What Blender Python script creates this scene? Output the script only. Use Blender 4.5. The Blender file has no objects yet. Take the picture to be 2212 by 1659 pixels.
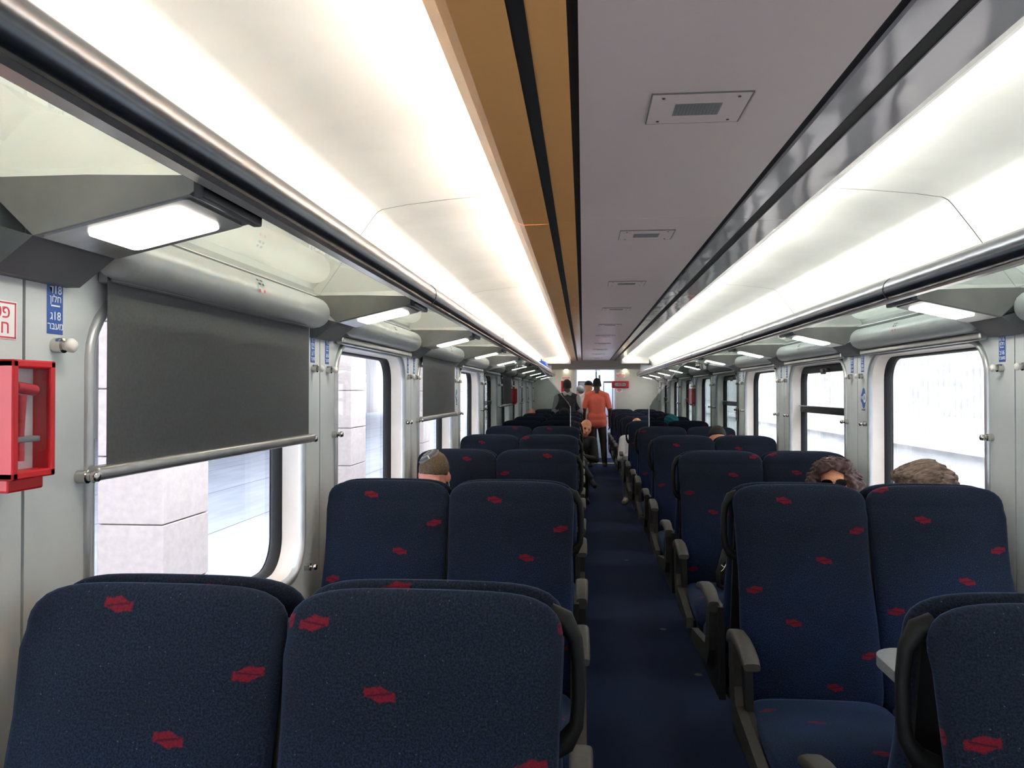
import bpy, bmesh, math, random
import numpy as np
from mathutils import Matrix, Vector, Euler
random.seed(7)
PI = math.pi
scene = bpy.context.scene
COL = scene.collection

# ------------------------------------------------------------------ camera, world, sun, exposure
F_PX, CXP, CYP, VX, VY = 1680.0, 1106.0, 829.5, 1259.0, 848.0      # focal length in px of the 2212 wide frame, vanishing point of the coach axis
YAW = math.atan((VX - CXP) / F_PX)
PITCH = math.atan((VY - CYP) / F_PX * math.cos(YAW))
cd = bpy.data.cameras.new('camera'); cam = bpy.data.objects.new('camera', cd); COL.objects.link(cam)
cam.location = (0, 0, 1.5); cam.rotation_euler = (PI / 2 + PITCH, 0, YAW)
cd.sensor_width = 36.0; cd.lens = F_PX / 2212.0 * 36.0; cd.clip_start = 0.05; cd.clip_end = 300
scene.camera = cam

w = bpy.data.worlds.new('world'); scene.world = w; w.use_nodes = True
bg = w.node_tree.nodes['Background']; bg.inputs['Color'].default_value = (0.86, 0.92, 1.0, 1); bg.inputs['Strength'].default_value = 3.6

sl = bpy.data.lights.new('sun', 'SUN'); sl.energy = 2.2; sl.angle = 0.009; sl.color = (1.0, 0.95, 0.87)
sun = bpy.data.objects.new('sun', sl); COL.objects.link(sun)
sun.rotation_euler = Vector((0.62, 0.30, -1.0)).to_track_quat('-Z', 'Y').to_euler()

vs = scene.view_settings
vs.view_transform = 'Standard'; vs.look = 'None'; vs.gamma = 1.0; vs.use_curve_mapping = False
vs.exposure = 1.85
scene.cycles.max_bounces = 12
scene.cycles.diffuse_bounces = 6
scene.cycles.transparent_max_bounces = 24

TUBE_E, LENS_E, VEST_E = 19.5, 4.8, 3.4

# ------------------------------------------------------------------ materials
def lin(r, g, b):
    def c(v):
        v /= 255.0
        return v / 12.92 if v <= 0.04045 else ((v + 0.055) / 1.055) ** 2.4
    return (c(r), c(g), c(b), 1.0)

M = {}
def mat(name, col, rough=0.5, metal=0.0, **kw):
    m = bpy.data.materials.new(name); m.use_nodes = True
    b = m.node_tree.nodes['Principled BSDF']
    b.inputs['Base Color'].default_value = col; b.inputs['Roughness'].default_value = rough; b.inputs['Metallic'].default_value = metal
    for k, v in kw.items():
        b.inputs[k].default_value = v
    M[name] = m
    return m

class NT:
    def __init__(s, m): s.t = m.node_tree; s.n = s.t.nodes; s.l = s.t.links; s.b = s.n['Principled BSDF']
    def node(s, t, **kw):
        n = s.n.new(t)
        for k, v in kw.items(): setattr(n, k, v)
        return n
    def put(s, sock, v):
        if v is None: return
        if isinstance(v, (int, float)): sock.default_value = v
        elif isinstance(v, (tuple, list)): sock.default_value = v
        else: s.l.new(v, sock)
    def math(s, op, a, b=None, c=None):
        n = s.node('ShaderNodeMath', operation=op)
        for i, v in enumerate((a, b, c)): s.put(n.inputs[i], v)
        return n.outputs[0]
    def mix(s, f, a, b):
        n = s.node('ShaderNodeMix', data_type='RGBA')
        s.put(n.inputs[0], f); s.put(n.inputs[6], a); s.put(n.inputs[7], b)
        return n.outputs[2]
    def noise(s, vec, scale, detail=2.0, rough=0.5):
        n = s.node('ShaderNodeTexNoise'); s.put(n.inputs['Vector'], vec)
        n.inputs['Scale'].default_value = scale; n.inputs['Detail'].default_value = detail; n.inputs['Roughness'].default_value = rough
        return n.outputs['Fac']
    def ramp(s, f, lo, hi):
        n = s.node('ShaderNodeMapRange'); s.put(n.inputs[0], f); n.inputs[1].default_value = lo; n.inputs[2].default_value = hi
        return n.outputs[0]
    def bump(s, h, st=0.2, dist=0.002):
        n = s.node('ShaderNodeBump'); s.put(n.inputs['Height'], h); n.inputs['Strength'].default_value = st; n.inputs['Distance'].default_value = dist
        s.l.new(n.outputs[0], s.b.inputs['Normal'])
    def obj(s): return s.node('ShaderNodeTexCoord').outputs['Object']
    def uv(s): return s.node('ShaderNodeTexCoord').outputs['UV']

def noisy(name, c1, c2, scale=40, rough=0.5, bump=0.0, metal=0.0, stretch=None, lo=0.35, hi=0.65, **kw):
    m = mat(name, c1, rough, metal, **kw); t = NT(m); v = t.obj()
    if stretch:
        mp = t.node('ShaderNodeMapping'); t.l.new(v, mp.inputs[0]); mp.inputs['Scale'].default_value = stretch; v = mp.outputs[0]
    f = t.noise(v, scale, 4.0); t.l.new(t.mix(t.ramp(f, lo, hi), c1, c2), t.b.inputs['Base Color'])
    if bump: t.bump(f, bump)
    return m

noisy('wall_paint', lin(198, 204, 204), lin(192, 198, 199), 6, 0.45)
noisy('cove_white', lin(240, 240, 234), lin(232, 232, 226), 3, 0.42)
noisy('end_wall_paint', lin(200, 203, 198), lin(193, 196, 192), 3, 0.5)
noisy('panel_mauve', lin(240, 220, 213), lin(234, 213, 207), 2.5, 0.32, stretch=(1, .3, 1))
noisy('panel_reflect_tan', lin(255, 190, 120), lin(252, 182, 110), 2.5, 0.16, stretch=(1, .2, 1))  # warm platform reflection put into the colour of the left-hand strips
def wavy(name, c, rough, st):
    m = mat(name, c, rough, 0.3); t = NT(m); mp = t.node('ShaderNodeMapping'); t.l.new(t.obj(), mp.inputs[0]); mp.inputs['Scale'].default_value = (1, .55, 1)
    t.bump(t.noise(mp.outputs[0], 7, 1.0), st, 0.01)
wavy('panel_gloss', lin(196, 192, 196), 0.10, 0.30)
noisy('silver', lin(178, 178, 174), lin(166, 166, 164), 20, 0.34, metal=0.85)
noisy('rim_silver', lin(186, 188, 188), lin(176, 178, 180), 12, 0.38, metal=0.6)
noisy('rail_metal', lin(92, 98, 106), lin(84, 90, 98), 8, 0.24, metal=0.9)
noisy('rail_lip', lin(176, 172, 166), lin(166, 162, 156), 8, 0.28, metal=0.85)
noisy('bracket_grey', lin(128, 124, 120), lin(120, 117, 114), 12, 0.42)
noisy('bracket_foot', lin(88, 89, 91), lin(82, 83, 86), 12, 0.5)
noisy('cap_dark', lin(38, 40, 46), lin(32, 34, 40), 20, 0.4)
noisy('cassette', lin(178, 180, 179), lin(172, 174, 174), 10, 0.36, metal=0.25)
noisy('jamb_white', lin(232, 222, 214), lin(226, 216, 208), 8, 0.5)
noisy('gasket', lin(26, 26, 30), lin(20, 20, 24), 30, 0.6)
noisy('seam_dark', lin(40, 32, 30), lin(34, 28, 26), 10, 0.7)
noisy('stripe_black', lin(14, 13, 13), lin(10, 10, 10), 20, 0.55)
noisy('arm_plastic', lin(62, 60, 55), lin(54, 52, 49), 60, 0.55, bump=.1)
noisy('frame_grey', lin(46, 45, 41), lin(38, 37, 35), 30, 0.5)
noisy('frame_black', lin(16, 16, 16), lin(11, 11, 12), 30, 0.55)
noisy('handle_black', lin(17, 17, 17), lin(12, 12, 13), 40, 0.6, **{'Specular IOR Level': .25})
noisy('red_box', lin(198, 14, 28), lin(190, 12, 26), 10, 0.4)
noisy('red_hammer', lin(214, 60, 70), lin(200, 50, 60), 10, 0.4)
noisy('sign_blue', lin(52, 92, 168), lin(48, 86, 160), 10, 0.5)
noisy('sign_white', lin(240, 240, 240), lin(232, 232, 234), 10, 0.5)
noisy('ink_red', lin(206, 70, 84), lin(200, 64, 78), 10, 0.5)
noisy('ink_dark', lin(60, 62, 66), lin(50, 52, 58), 10, 0.5)
noisy('table_grey', lin(140, 145, 148), lin(132, 137, 141), 30, 0.35)
noisy('header_grey', lin(150, 148, 142), lin(140, 138, 134), 6, 0.4, stretch=(.3, 1, 6))
noisy('door_white', lin(222, 226, 238), lin(216, 220, 234), 5, 0.45)
noisy('vest_white', lin(216, 222, 238), lin(206, 214, 234), 5, 0.5)
noisy('yellow_strip', lin(214, 196, 120), lin(204, 186, 112), 20, 0.5)
noisy('bag_black', lin(24, 24, 26), lin(16, 16, 18), 60, 0.75, bump=.2)
noisy('bag_blue', lin(24, 74, 168), lin(20, 66, 150), 30, 0.7)
noisy('chrome', lin(206, 202, 194), lin(196, 192, 186), 20, 0.18, metal=1.0)
noisy('nub', lin(226, 222, 214), lin(216, 212, 206), 20, 0.35)
# outside
noisy('stone', lin(168, 155, 150), lin(158, 145, 141), 18, 0.75, bump=.1)
noisy('pavement', lin(186, 188, 198), lin(168, 171, 184), 1.2, 0.55, stretch=(4, .6, 1))
noisy('far_wall', lin(120, 112, 110), lin(96, 92, 94), .6, 0.8, stretch=(1, 1.5, .4))
noisy('sun_shield', lin(170, 172, 178), lin(160, 162, 170), 1, 0.8)
noisy('concrete', lin(156, 154, 154), lin(138, 137, 139), 2.2, 0.85, stretch=(1, 1, 3))
noisy('ballast', lin(130, 124, 116), lin(90, 86, 82), 24, 0.95)

def emis(name, col, st):
    m = mat(name, (0.8, 0.8, 0.8, 1), 0.4); b = m.node_tree.nodes['Principled BSDF']
    b.inputs['Emission Color'].default_value = col; b.inputs['Emission Strength'].default_value = st
emis('tube_light', (1.0, 0.985, 0.95, 1), TUBE_E)
emis('lens_light', (1.0, 0.94, 0.86, 1), LENS_E)
emis('vest_light', (0.86, 0.92, 1.0, 1), VEST_E)
emis('spot_light', (1.0, 0.86, 0.55, 1), 7.0)

def glass(name, tint, refl=1.0, rough=0.02, extra=0.0, milk=0.0):
    m = bpy.data.materials.new(name); m.use_nodes = True; t = m.node_tree; t.nodes.clear()
    o = t.nodes.new('ShaderNodeOutputMaterial'); tr = t.nodes.new('ShaderNodeBsdfTransparent'); gl = t.nodes.new('ShaderNodeBsdfGlossy')
    fr = t.nodes.new('ShaderNodeFresnel'); mx = t.nodes.new('ShaderNodeMixShader'); ml = t.nodes.new('ShaderNodeMath'); ml.operation = 'MULTIPLY_ADD'
    tr.inputs[0].default_value = tint; gl.inputs['Roughness'].default_value = rough; gl.inputs['Color'].default_value = (1, 1, 1, 1)
    ge = t.nodes.new('ShaderNodeNewGeometry'); io = t.nodes.new('ShaderNodeMath'); io.operation = 'MULTIPLY_ADD'; io.inputs[1].default_value = 1 / 1.5 - 1.5; io.inputs[2].default_value = 1.5
    t.links.new(ge.outputs['Backfacing'], io.inputs[0]); t.links.new(io.outputs[0], fr.inputs['IOR']); ml.inputs[1].default_value = refl; ml.inputs[2].default_value = extra; ml.use_clamp = True
    t.links.new(fr.outputs[0], ml.inputs[0]); t.links.new(ml.outputs[0], mx.inputs[0]); base = tr.outputs[0]
    if milk:
        tl = t.nodes.new('ShaderNodeBsdfTranslucent'); tl.inputs[0].default_value = (.86, .95, .92, 1); m2 = t.nodes.new('ShaderNodeMixShader'); m2.inputs[0].default_value = milk
        t.links.new(tr.outputs[0], m2.inputs[1]); t.links.new(tl.outputs[0], m2.inputs[2]); base = m2.outputs[0]
    t.links.new(base, mx.inputs[1]); t.links.new(gl.outputs[0], mx.inputs[2])
    t.links.new(mx.outputs[0], o.inputs[0]); M[name] = m
glass('pane_glass', (0.90, 0.93, 0.94, 1), 0.8)
glass('shelf_glass', (0.70, 0.82, 0.79, 1), 1.0, 0.03, 0.02, 0.22)
glass('screen_glass', (0.30, 0.34, 0.33, 1), 0.4)
glass('box_glass', (0.86, 0.86, 0.88, 1), 0.8)
glass('clamp_glass', (0.66, 0.68, 0.68, 1), 1.0, 0.05, 0.12)

def blind_fabric():
    m = mat('blind_fabric', lin(96, 97, 98), 0.85); t = NT(m); v = t.obj()
    wv = t.node('ShaderNodeTexWave', bands_direction='Z'); t.l.new(v, wv.inputs['Vector']); wv.inputs['Scale'].default_value = 160
    t.l.new(t.mix(t.ramp(t.noise(v, 120, 4), .3, .7), lin(88, 89, 90), lin(80, 81, 83)), t.b.inputs['Base Color']); t.bump(wv.outputs['Fac'], .15, .001)
    n = t.n; tr = n.new('ShaderNodeBsdfTransparent'); mx = n.new('ShaderNodeMixShader'); mx.inputs[0].default_value = 0.035
    t.l.new(t.b.outputs[0], mx.inputs[1]); t.l.new(tr.outputs[0], mx.inputs[2]); t.l.new(mx.outputs[0], n['Material Output'].inputs[0])
blind_fabric()

def carpet():
    m = mat('carpet', lin(40, 58, 100), 0.95); t = NT(m); v = t.obj()
    f = t.noise(v, 260, 4, .7); g = t.noise(v, 3.0, 2)
    c = t.mix(t.ramp(f, .35, .7), lin(18, 26, 44), lin(40, 56, 90)); c = t.mix(t.math('MULTIPLY', t.ramp(g, .3, .8), .35), c, lin(24, 30, 46))
    sp = t.node('ShaderNodeTexVoronoi'); t.l.new(v, sp.inputs['Vector']); sp.inputs['Scale'].default_value = 2.2
    c = t.mix(t.math('MULTIPLY', t.math('LESS_THAN', sp.outputs['Distance'], .045), .6), c, lin(120, 116, 104))
    t.l.new(c, t.b.inputs['Base Color']); t.bump(f, .3, .003); t.b.inputs['Specular IOR Level'].default_value = 0.15
carpet()

def fabric():
    """blue moquette with a woven red double-arrow motif on a four-row staggered lattice (50 x 41 cm repeat), laid in UV metres"""
    m = mat('seat_fabric', lin(30, 50, 96), 0.9); t = NT(m)
    sep = t.node('ShaderNodeSeparateXYZ'); t.l.new(t.uv(), sep.inputs[0])
    at = t.node('ShaderNodeAttribute', attribute_type='OBJECT', attribute_name='phase')
    wob = t.math('MULTIPLY', t.math('SUBTRACT', t.noise(t.uv(), 240, 1), .5), .004)
    u = t.math('ADD', t.math('ADD', sep.outputs[0], 0.06), wob); v = t.math('SUBTRACT', t.math('ADD', sep.outputs[1], wob), at.outputs['Fac'])
    k = t.math('FLOOR', t.math('ADD', t.math('DIVIDE', v, .1025), .5))
    vv = t.math('SUBTRACT', v, t.math('MULTIPLY', k, .1025))
    k4 = t.math('FLOORED_MODULO', k, 4.0); odd = t.math('FLOORED_MODULO', k, 2.0); hi = t.math('FLOOR', t.math('DIVIDE', k4, 2.0))
    br = t.math('ADD', t.math('MULTIPLY', odd, 2.0), hi)
    uu = t.math('SUBTRACT', u, t.math('MULTIPLY', br, .125))
    uu = t.math('SUBTRACT', t.math('FLOORED_MODULO', t.math('ADD', uu, .25), .5), .25)
    sgn = t.math('SUBTRACT', t.math('MULTIPLY', odd, 2.0), 1.0)
    vs_ = t.math('ADD', vv, t.math('MULTIPLY', t.math('MULTIPLY', uu, sgn), .14))
    ax = t.math('ABSOLUTE', uu); ay = t.math('ABSOLUTE', vs_)
    hgt = t.math('ADD', .0068, t.math('MULTIPLY', .006, t.math('MAXIMUM', t.math('SUBTRACT', 1.0, t.math('DIVIDE', ax, .016)), 0.0)))
    inx = t.math('SUBTRACT', 1.0, t.ramp(ax, .0245, .028)); iny = t.math('SUBTRACT', 1.0, t.ramp(t.math('SUBTRACT', ay, hgt), -.001, .0018))
    mask = t.math('MULTIPLY', inx, iny)
    slit = t.math('SUBTRACT', 1.0, t.ramp(t.math('ABSOLUTE', t.math('ADD', vs_, t.math('MULTIPLY', t.math('MULTIPLY', uu, sgn), -.25))), .0006, .0026))
    slit = t.math('MULTIPLY', slit, t.math('LESS_THAN', ax, .021))
    n1 = t.noise(t.uv(), 260, 4, .75); n2 = t.noise(t.uv(), 9, 3)
    window_lit = t.math('MULTIPLY', t.ramp(sep.outputs[1], .20, .42), t.ramp(t.noise(t.uv(), 5, 2), .2, .7))  # window light on the lower cloth, put into the colour as brighter blue
    base = t.mix(t.ramp(n1, .42, .64), lin(6, 10, 18), t.mix(window_lit, lin(29, 39, 58), lin(22, 50, 98)))
    base = t.mix(t.math('MULTIPLY', t.ramp(n2, .35, .7), .30), base, lin(12, 15, 23))
    vo = t.node('ShaderNodeTexVoronoi'); t.l.new(t.uv(), vo.inputs['Vector']); vo.inputs['Scale'].default_value = 62
    base = t.mix(t.math('MULTIPLY', t.math('LESS_THAN', vo.outputs['Distance'], .075), .22), base, t.mix(t.ramp(vo.outputs['Color'], .2, .8), lin(150, 100, 66), lin(110, 140, 170)))
    red = t.mix(t.ramp(n1, .3, .7), lin(74, 7, 19), lin(116, 13, 31))
    red = t.mix(t.math('MULTIPLY', slit, .8), red, lin(40, 10, 26))
    t.l.new(t.mix(t.math('MULTIPLY', mask, .95), base, red), t.b.inputs['Base Color'])
    t.b.inputs['Sheen Weight'].default_value = .22; t.b.inputs['Sheen Roughness'].default_value = .45; t.b.inputs['Sheen Tint'].default_value = lin(120, 160, 215)
    t.b.inputs['Specular IOR Level'].default_value = .2
    t.bump(n1, .35, .0015)
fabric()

def simple(name, r, g, b, rough=0.8, var=8, scale=40):
    if name not in M: noisy(name, lin(r, g, b), lin(max(r - var, 0), max(g - var, 0), max(b - var, 0)), scale, rough)
    return name

# ------------------------------------------------------------------ mesh helpers
class MB:
    """collects shapes, then links them as one mesh"""
    def __init__(s): s.v = []; s.f = []; s.m = []; s.uvf = None
    def add(s, vs, fs, mi=0):
        o = len(s.v); s.v += [tuple(v) for v in vs]; s.f += [tuple(i + o for i in f) for f in fs]; s.m += [mi] * len(fs); return s
    def box(s, x0, x1, y0, y1, z0, z1, mi=0):
        vs = [(x, y, z) for x in (x0, x1) for y in (y0, y1) for z in (z0, z1)]
        return s.add(vs, [(0, 1, 3, 2), (4, 6, 7, 5), (0, 4, 5, 1), (2, 3, 7, 6), (0, 2, 6, 4), (1, 5, 7, 3)], mi)
    def rbox(s, x0, x1, y0, y1, z0, z1, r=0.006, seg=2, mi=0):
        bm = bmesh.new(); bmesh.ops.create_cube(bm, size=1.0)
        for v in bm.verts: v.co = Vector(((x0 + x1) / 2 + v.co.x * (x1 - x0), (y0 + y1) / 2 + v.co.y * (y1 - y0), (z0 + z1) / 2 + v.co.z * (z1 - z0)))
        bmesh.ops.bevel(bm, geom=bm.edges[:], offset=min(r, .49 * min(x1 - x0, y1 - y0, z1 - z0)), segments=seg, profile=0.5, affect='EDGES')
        bm.verts.index_update(); s.add([v.co[:] for v in bm.verts], [[v.index for v in f.verts] for f in bm.faces], mi); bm.free(); return s
    def loft(s, rings, cap=True, closed=True, mi=0):
        n = len(rings[0]); vs = [p for r in rings for p in r]; fs = []
        for i in range(len(rings) - 1):
            for j in range(n if closed else n - 1):
                a = i * n + j; b = i * n + (j + 1) % n
                fs.append((a, b, b + n, a + n))
        if cap and closed:
            fs.append(tuple(range(n - 1, -1, -1))); fs.append(tuple((len(rings) - 1) * n + j for j in range(n)))
        return s.add(vs, fs, mi)
    def prism(s, poly, axis, a, b, mi=0):
        """poly of 2D points extruded along axis from a to b; for x: (y,z), for y: (x,z), for z: (x,y)"""
        def P(p, t): return {'x': (t, p[0], p[1]), 'y': (p[0], t, p[1]), 'z': (p[0], p[1], t)}[axis]
        return s.loft([[P(p, a) for p in poly], [P(p, b) for p in poly]], mi=mi)
    def tube(s, pts, r, n=8, cap=True, squash=1.0, mi=0):
        pts = [Vector(p) for p in pts]; rr = r if isinstance(r, (list, tuple)) else [r] * len(pts); rings = []
        up = Vector((0, 0, 1)); prev = None
        for i, p in enumerate(pts):
            d = (pts[min(i + 1, len(pts) - 1)] - pts[max(i - 1, 0)]).normalized()
            if prev is None:
                a = up if abs(d.dot(up)) < .9 else Vector((1, 0, 0)); u = d.cross(a).normalized()
            else:
                u = (prev - d * prev.dot(d)).normalized()
            vv = d.cross(u); prev = u
            rings.append([tuple(p + u * math.cos(2 * PI * k / n) * rr[i] + vv * math.sin(2 * PI * k / n) * rr[i] * squash) for k in range(n)])
        return s.loft(rings, cap, mi=mi)
    def lathe(s, prof, c, axis='z', n=16, mi=0):
        rings = []
        for r, t in prof:
            ring = []
            for k in range(n):
                a = 2 * PI * k / n; p, q = r * math.cos(a), r * math.sin(a)
                ring.append({'z': (c[0] + p, c[1] + q, c[2] + t), 'x': (c[0] + t, c[1] + p, c[2] + q), 'y': (c[0] + p, c[1] + t, c[2] + q)}[axis])
            rings.append(ring)
        return s.loft(rings, mi=mi)
    def mesh(s, name, mats, smooth=None):
        me = bpy.data.meshes.new(name); me.from_pydata(s.v, [], s.f)
        for m in (mats if isinstance(mats, (list, tuple)) else [mats]): me.materials.append(M[m])
        if any(s.m): me.polygons.foreach_set('material_index', s.m)
        bm = bmesh.new(); bm.from_mesh(me); bmesh.ops.recalc_face_normals(bm, faces=bm.faces[:]); bm.to_mesh(me); bm.free()
        if s.uvf:
            uvl = me.uv_layers.new(name='uv'); co = me.vertices
            for lp in me.loops: uvl.data[lp.index].uv = s.uvf(co[lp.vertex_index].co, me.polygons)
        if smooth: 
            me.polygons.foreach_set('use_smooth', [True] * len(me.polygons))
            if smooth < 180: me.set_sharp_from_angle(angle=math.radians(smooth))
        me.update(); return me
    def build(s, name, mats, parent=None, smooth=None, loc=None, rz=0):
        return link(name, s.mesh(name, mats, smooth), parent, loc, rz)

def link(name, data, parent=None, loc=None, rz=0):
    o = bpy.data.objects.new(name, data); COL.objects.link(o)
    if parent: o.parent = parent
    if loc: o.location = loc
    if rz: o.rotation_euler = (0, 0, rz)
    return o
def empty(name, loc=(0, 0, 0), rz=0):
    o = link(name, None, None, loc, rz); o.empty_display_size = .1; return o
def tag(o, label, cat, group=None):
    o['label'] = label; o['category'] = cat
    if group: o['group'] = group
    return o
def struct(o): o['kind'] = 'structure'; return o
def copy_tree(o, parent=None):
    c = o.copy(); COL.objects.link(c); c.parent = parent
    for ch in o.children: copy_tree(ch, c)
    return c
ORD = ['', 'first', 'second', 'third', 'fourth', 'fifth', 'sixth', 'seventh', 'eighth', 'ninth', 'tenth', 'eleventh']

TORD = ORD + ['twelfth', 'thirteenth', 'fourteenth', 'fifteenth', 'sixteenth', 'seventeenth', 'eighteenth', 'nineteenth']
def text_mesh(body, size, _c={}):
    key = (body, size)
    if key not in _c:
        cu = bpy.data.curves.new('lettering', 'FONT'); cu.body = body; cu.size = size; cu.align_x = 'CENTER'; cu.align_y = 'CENTER'; cu.resolution_u = 3; cu.extrude = .0004
        o = bpy.data.objects.new('lettering', cu); COL.objects.link(o); bpy.context.view_layer.update()
        me = bpy.data.meshes.new_from_object(o.evaluated_get(bpy.context.evaluated_depsgraph_get())); COL.objects.unlink(o); bpy.data.objects.remove(o)
        _c[key] = me
    return _c[key]
def lettering(body, size, material, parent, loc, right, up):
    me = text_mesh(body, size).copy(); me.materials.clear(); me.materials.append(M[material])
    o = link('lettering', me, parent); r = Vector(right); u = Vector(up); n = r.cross(u)
    o.matrix_local = Matrix.Translation(loc) @ Matrix((r, u, n)).transposed().to_4x4()
    return o

# ------------------------------------------------------------------ coach dimensions
XC = 0.27            # centre line of the coach (the camera stands left of it)
WOFF = 1.315         # wall face from the centre line
ROW0, PITCH_Y, NROW = 1.37, 1.65, 10
ROWS = [ROW0 + PITCH_Y * k for k in range(NROW)]
END_Y = 16.62; START_Y = -4.56
SIDES = {'left': -1, 'right': 1}
SIDE_WORD = {-1: 'platform side', 1: 'concrete wall side'}
def wall_at(s, y): return (XC + s * WOFF, y, 0)
def rot(s): return 0 if s > 0 else PI
# local frame of wall things: +x points out of the coach, text runs along local -y
BAYS = [ROW0 - PITCH_Y + PITCH_Y * k + PITCH_Y / 2 for k in range(NROW)]      # bay centres, one before the first row

PRE_ROWS = [ROW0 - PITCH_Y * k for k in (3, 2, 1)]; PRE_BAYS = [BAYS[0] - 2 * PITCH_Y, BAYS[0] - PITCH_Y]       # the coach goes on behind the camera

# ------------------------------------------------------------------ floor, ceiling
struct(MB().box(XC - 1.4, XC + 1.4, START_Y, END_Y + 1.6, -0.05, 0.0).build('floor', 'carpet'))
ceil = struct(MB().box(XC - .62, XC + .62, START_Y, END_Y, 2.30, 2.34).build('ceiling', 'cove_white'))
# outer roof skin, closes the space over the coves
roof = MB(); pr = [(-1.46, 1.84), (-1.36, 2.15), (-1.1, 2.36), (-.6, 2.44), (.6, 2.44), (1.1, 2.36), (1.36, 2.15), (1.46, 1.84)]
roof.loft([[(XC + a, y, z) for a, z in pr] for y in (START_Y - .1, END_Y + 1.7)], cap=False, closed=False); roof.build('roof_skin', 'cap_dark', ceil)
# cove panels, parted by joints
joints = [START_Y, -2.14, .43, 3.0, 5.57, 8.14, 10.71, 13.28, 15.6, END_Y]
prof = [(.50, 2.270), (.62, 2.268), (.80, 2.255), (.96, 2.238), (1.055, 2.222), (1.075, 2.212), (1.09, 2.195), (1.16, 2.10), (1.24, 1.985), (1.322, 1.87)]
for s in (-1, 1):
    for a, b in zip(joints[:-1], joints[1:]):
        m = MB(); m.loft([[(XC + s * o, y, z) for o, z in prof] for y in (a + .003, b - .003)], cap=False, closed=False)
        m.build('cove_panel', 'cove_white', ceil, 50)
    m = MB(); m.loft([[(XC + s * (o + .004), y, z + .004) for o, z in prof] for y in (START_Y, END_Y)], cap=False, closed=False); m.build('joint_backing', 'bracket_grey', ceil, 50)
# dropped centre panel with slots and folded edges
for a, b in zip([START_Y, 3.05, 6.1, 9.15, 12.2, 15.25], [3.05, 6.1, 9.15, 12.2, 15.25, END_Y]):
    MB().box(XC - .278, XC + .278, a + .002, b - .002, 2.176, 2.196).build('centre_panel', 'panel_mauve', ceil)
    for s in (-1, 1):
        mt = 'panel_reflect_tan' if s < 0 else 'panel_gloss'
        x0, x1 = sorted((XC + s * .298, XC + s * .370)); MB().box(x0, x1, a + .002, b - .002, 2.168, 2.184).build('narrow_panel', mt, ceil)
        e = MB(); poly = [(XC + s * o, z) for o, z in [(.402, 2.162), (.50, 2.160), (.520, 2.166), (.548, 2.182), (.545, 2.188), (.518, 2.176), (.498, 2.170), (.402, 2.172)]]
        e.prism(poly, 'y', a + .002, b - .002); e.build('edge_panel', mt, ceil)
for s in (-1, 1):
    for o, wd, z in ((.288, .020, 2.180), (.386, .032, 2.166)):
        MB().box(XC + s * o - wd / 2, XC + s * o + wd / 2, START_Y, END_Y, z, z + .03).build('slot_trim', 'stripe_black', ceil)
    MB().box(XC + s * .44 - .012, XC + s * .44 + .012, START_Y, END_Y, 2.19, 2.30).build('panel_hanger', 'cove_white', ceil)
# fluorescent tubes behind the edges of the dropped panel
TUBES = [-.80 + 1.08 * k for k in range(-3, 16)]
tm = MB().lathe([(.0, -.49), (.013, -.49), (.013, .49), (.0, .49)], (0, 0, 0), 'y', 10)
tmesh = tm.mesh('fluorescent_tube', 'tube_light', 40); hm = MB().box(-.016, .016, -.53, .53, .014, .062).mesh('holder', 'cove_white')
n = 0
for s in (-1, 1):
    for i, y in enumerate(TUBES):
        t = link('fluorescent_tube', tmesh, None, (XC + s * .512, y + .26, 2.206)); n += 1
        link('holder', hm, t)
        tag(t, 'glowing tube behind the ceiling panel edge, %s from the end wall, %s' % (TORD[19 - i], SIDE_WORD[s]), 'lamp', 'cove tubes on the ' + SIDE_WORD[s])
# speaker plates in the centre panel
pm = MB().rbox(-.112, .112, -.095, .095, -.004, .002, .002, 1).mesh('speaker_plate', 'panel_mauve')
gm = MB(); 
for i in range(13):
    for j in range(9): gm.lathe([(.0019, -.0012), (.0019, .0)], (-.048 + .008 * i, -.032 + .008 * j, -.004), 'z', 6)
gmesh = gm.mesh('perforation', 'bracket_grey'); gb = MB().box(-.054, .054, -.038, .038, -.0048, -.004).mesh('grille', 'header_grey')
sm = MB().lathe([(.004, -.0015), (.003, 0)], (0, 0, -.004), 'z', 8).mesh('screw', 'ink_dark')
ed = MB()
for a in ((-.114, .114, -.097, -.0945), (-.114, .114, .0945, .097), (-.114, -.1115, -.097, .097), (.1115, .114, -.097, .097)): ed.box(*a, -.0035, .0)
edm = ed.mesh('plate_gap', 'bracket_grey')
for k in range(10):
    y = 1.87 + 1.49 * k
    o = link('speaker_plate', pm, None, (XC, y, 2.176)); tag(o, 'square mauve ceiling plate with a perforated grille, %s from the camera end of the aisle' % ORD[k + 1], 'ceiling plate', 'ceiling plates over the aisle')
    link('grille', gb, o); g = link('perforation', gmesh, o); g['kind'] = 'stuff'; link('plate_gap', edm, o)
    for a in (-.085, .085):
        for b in (-.075, .075): link('screw', sm, o, (a, b, 0))

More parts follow.
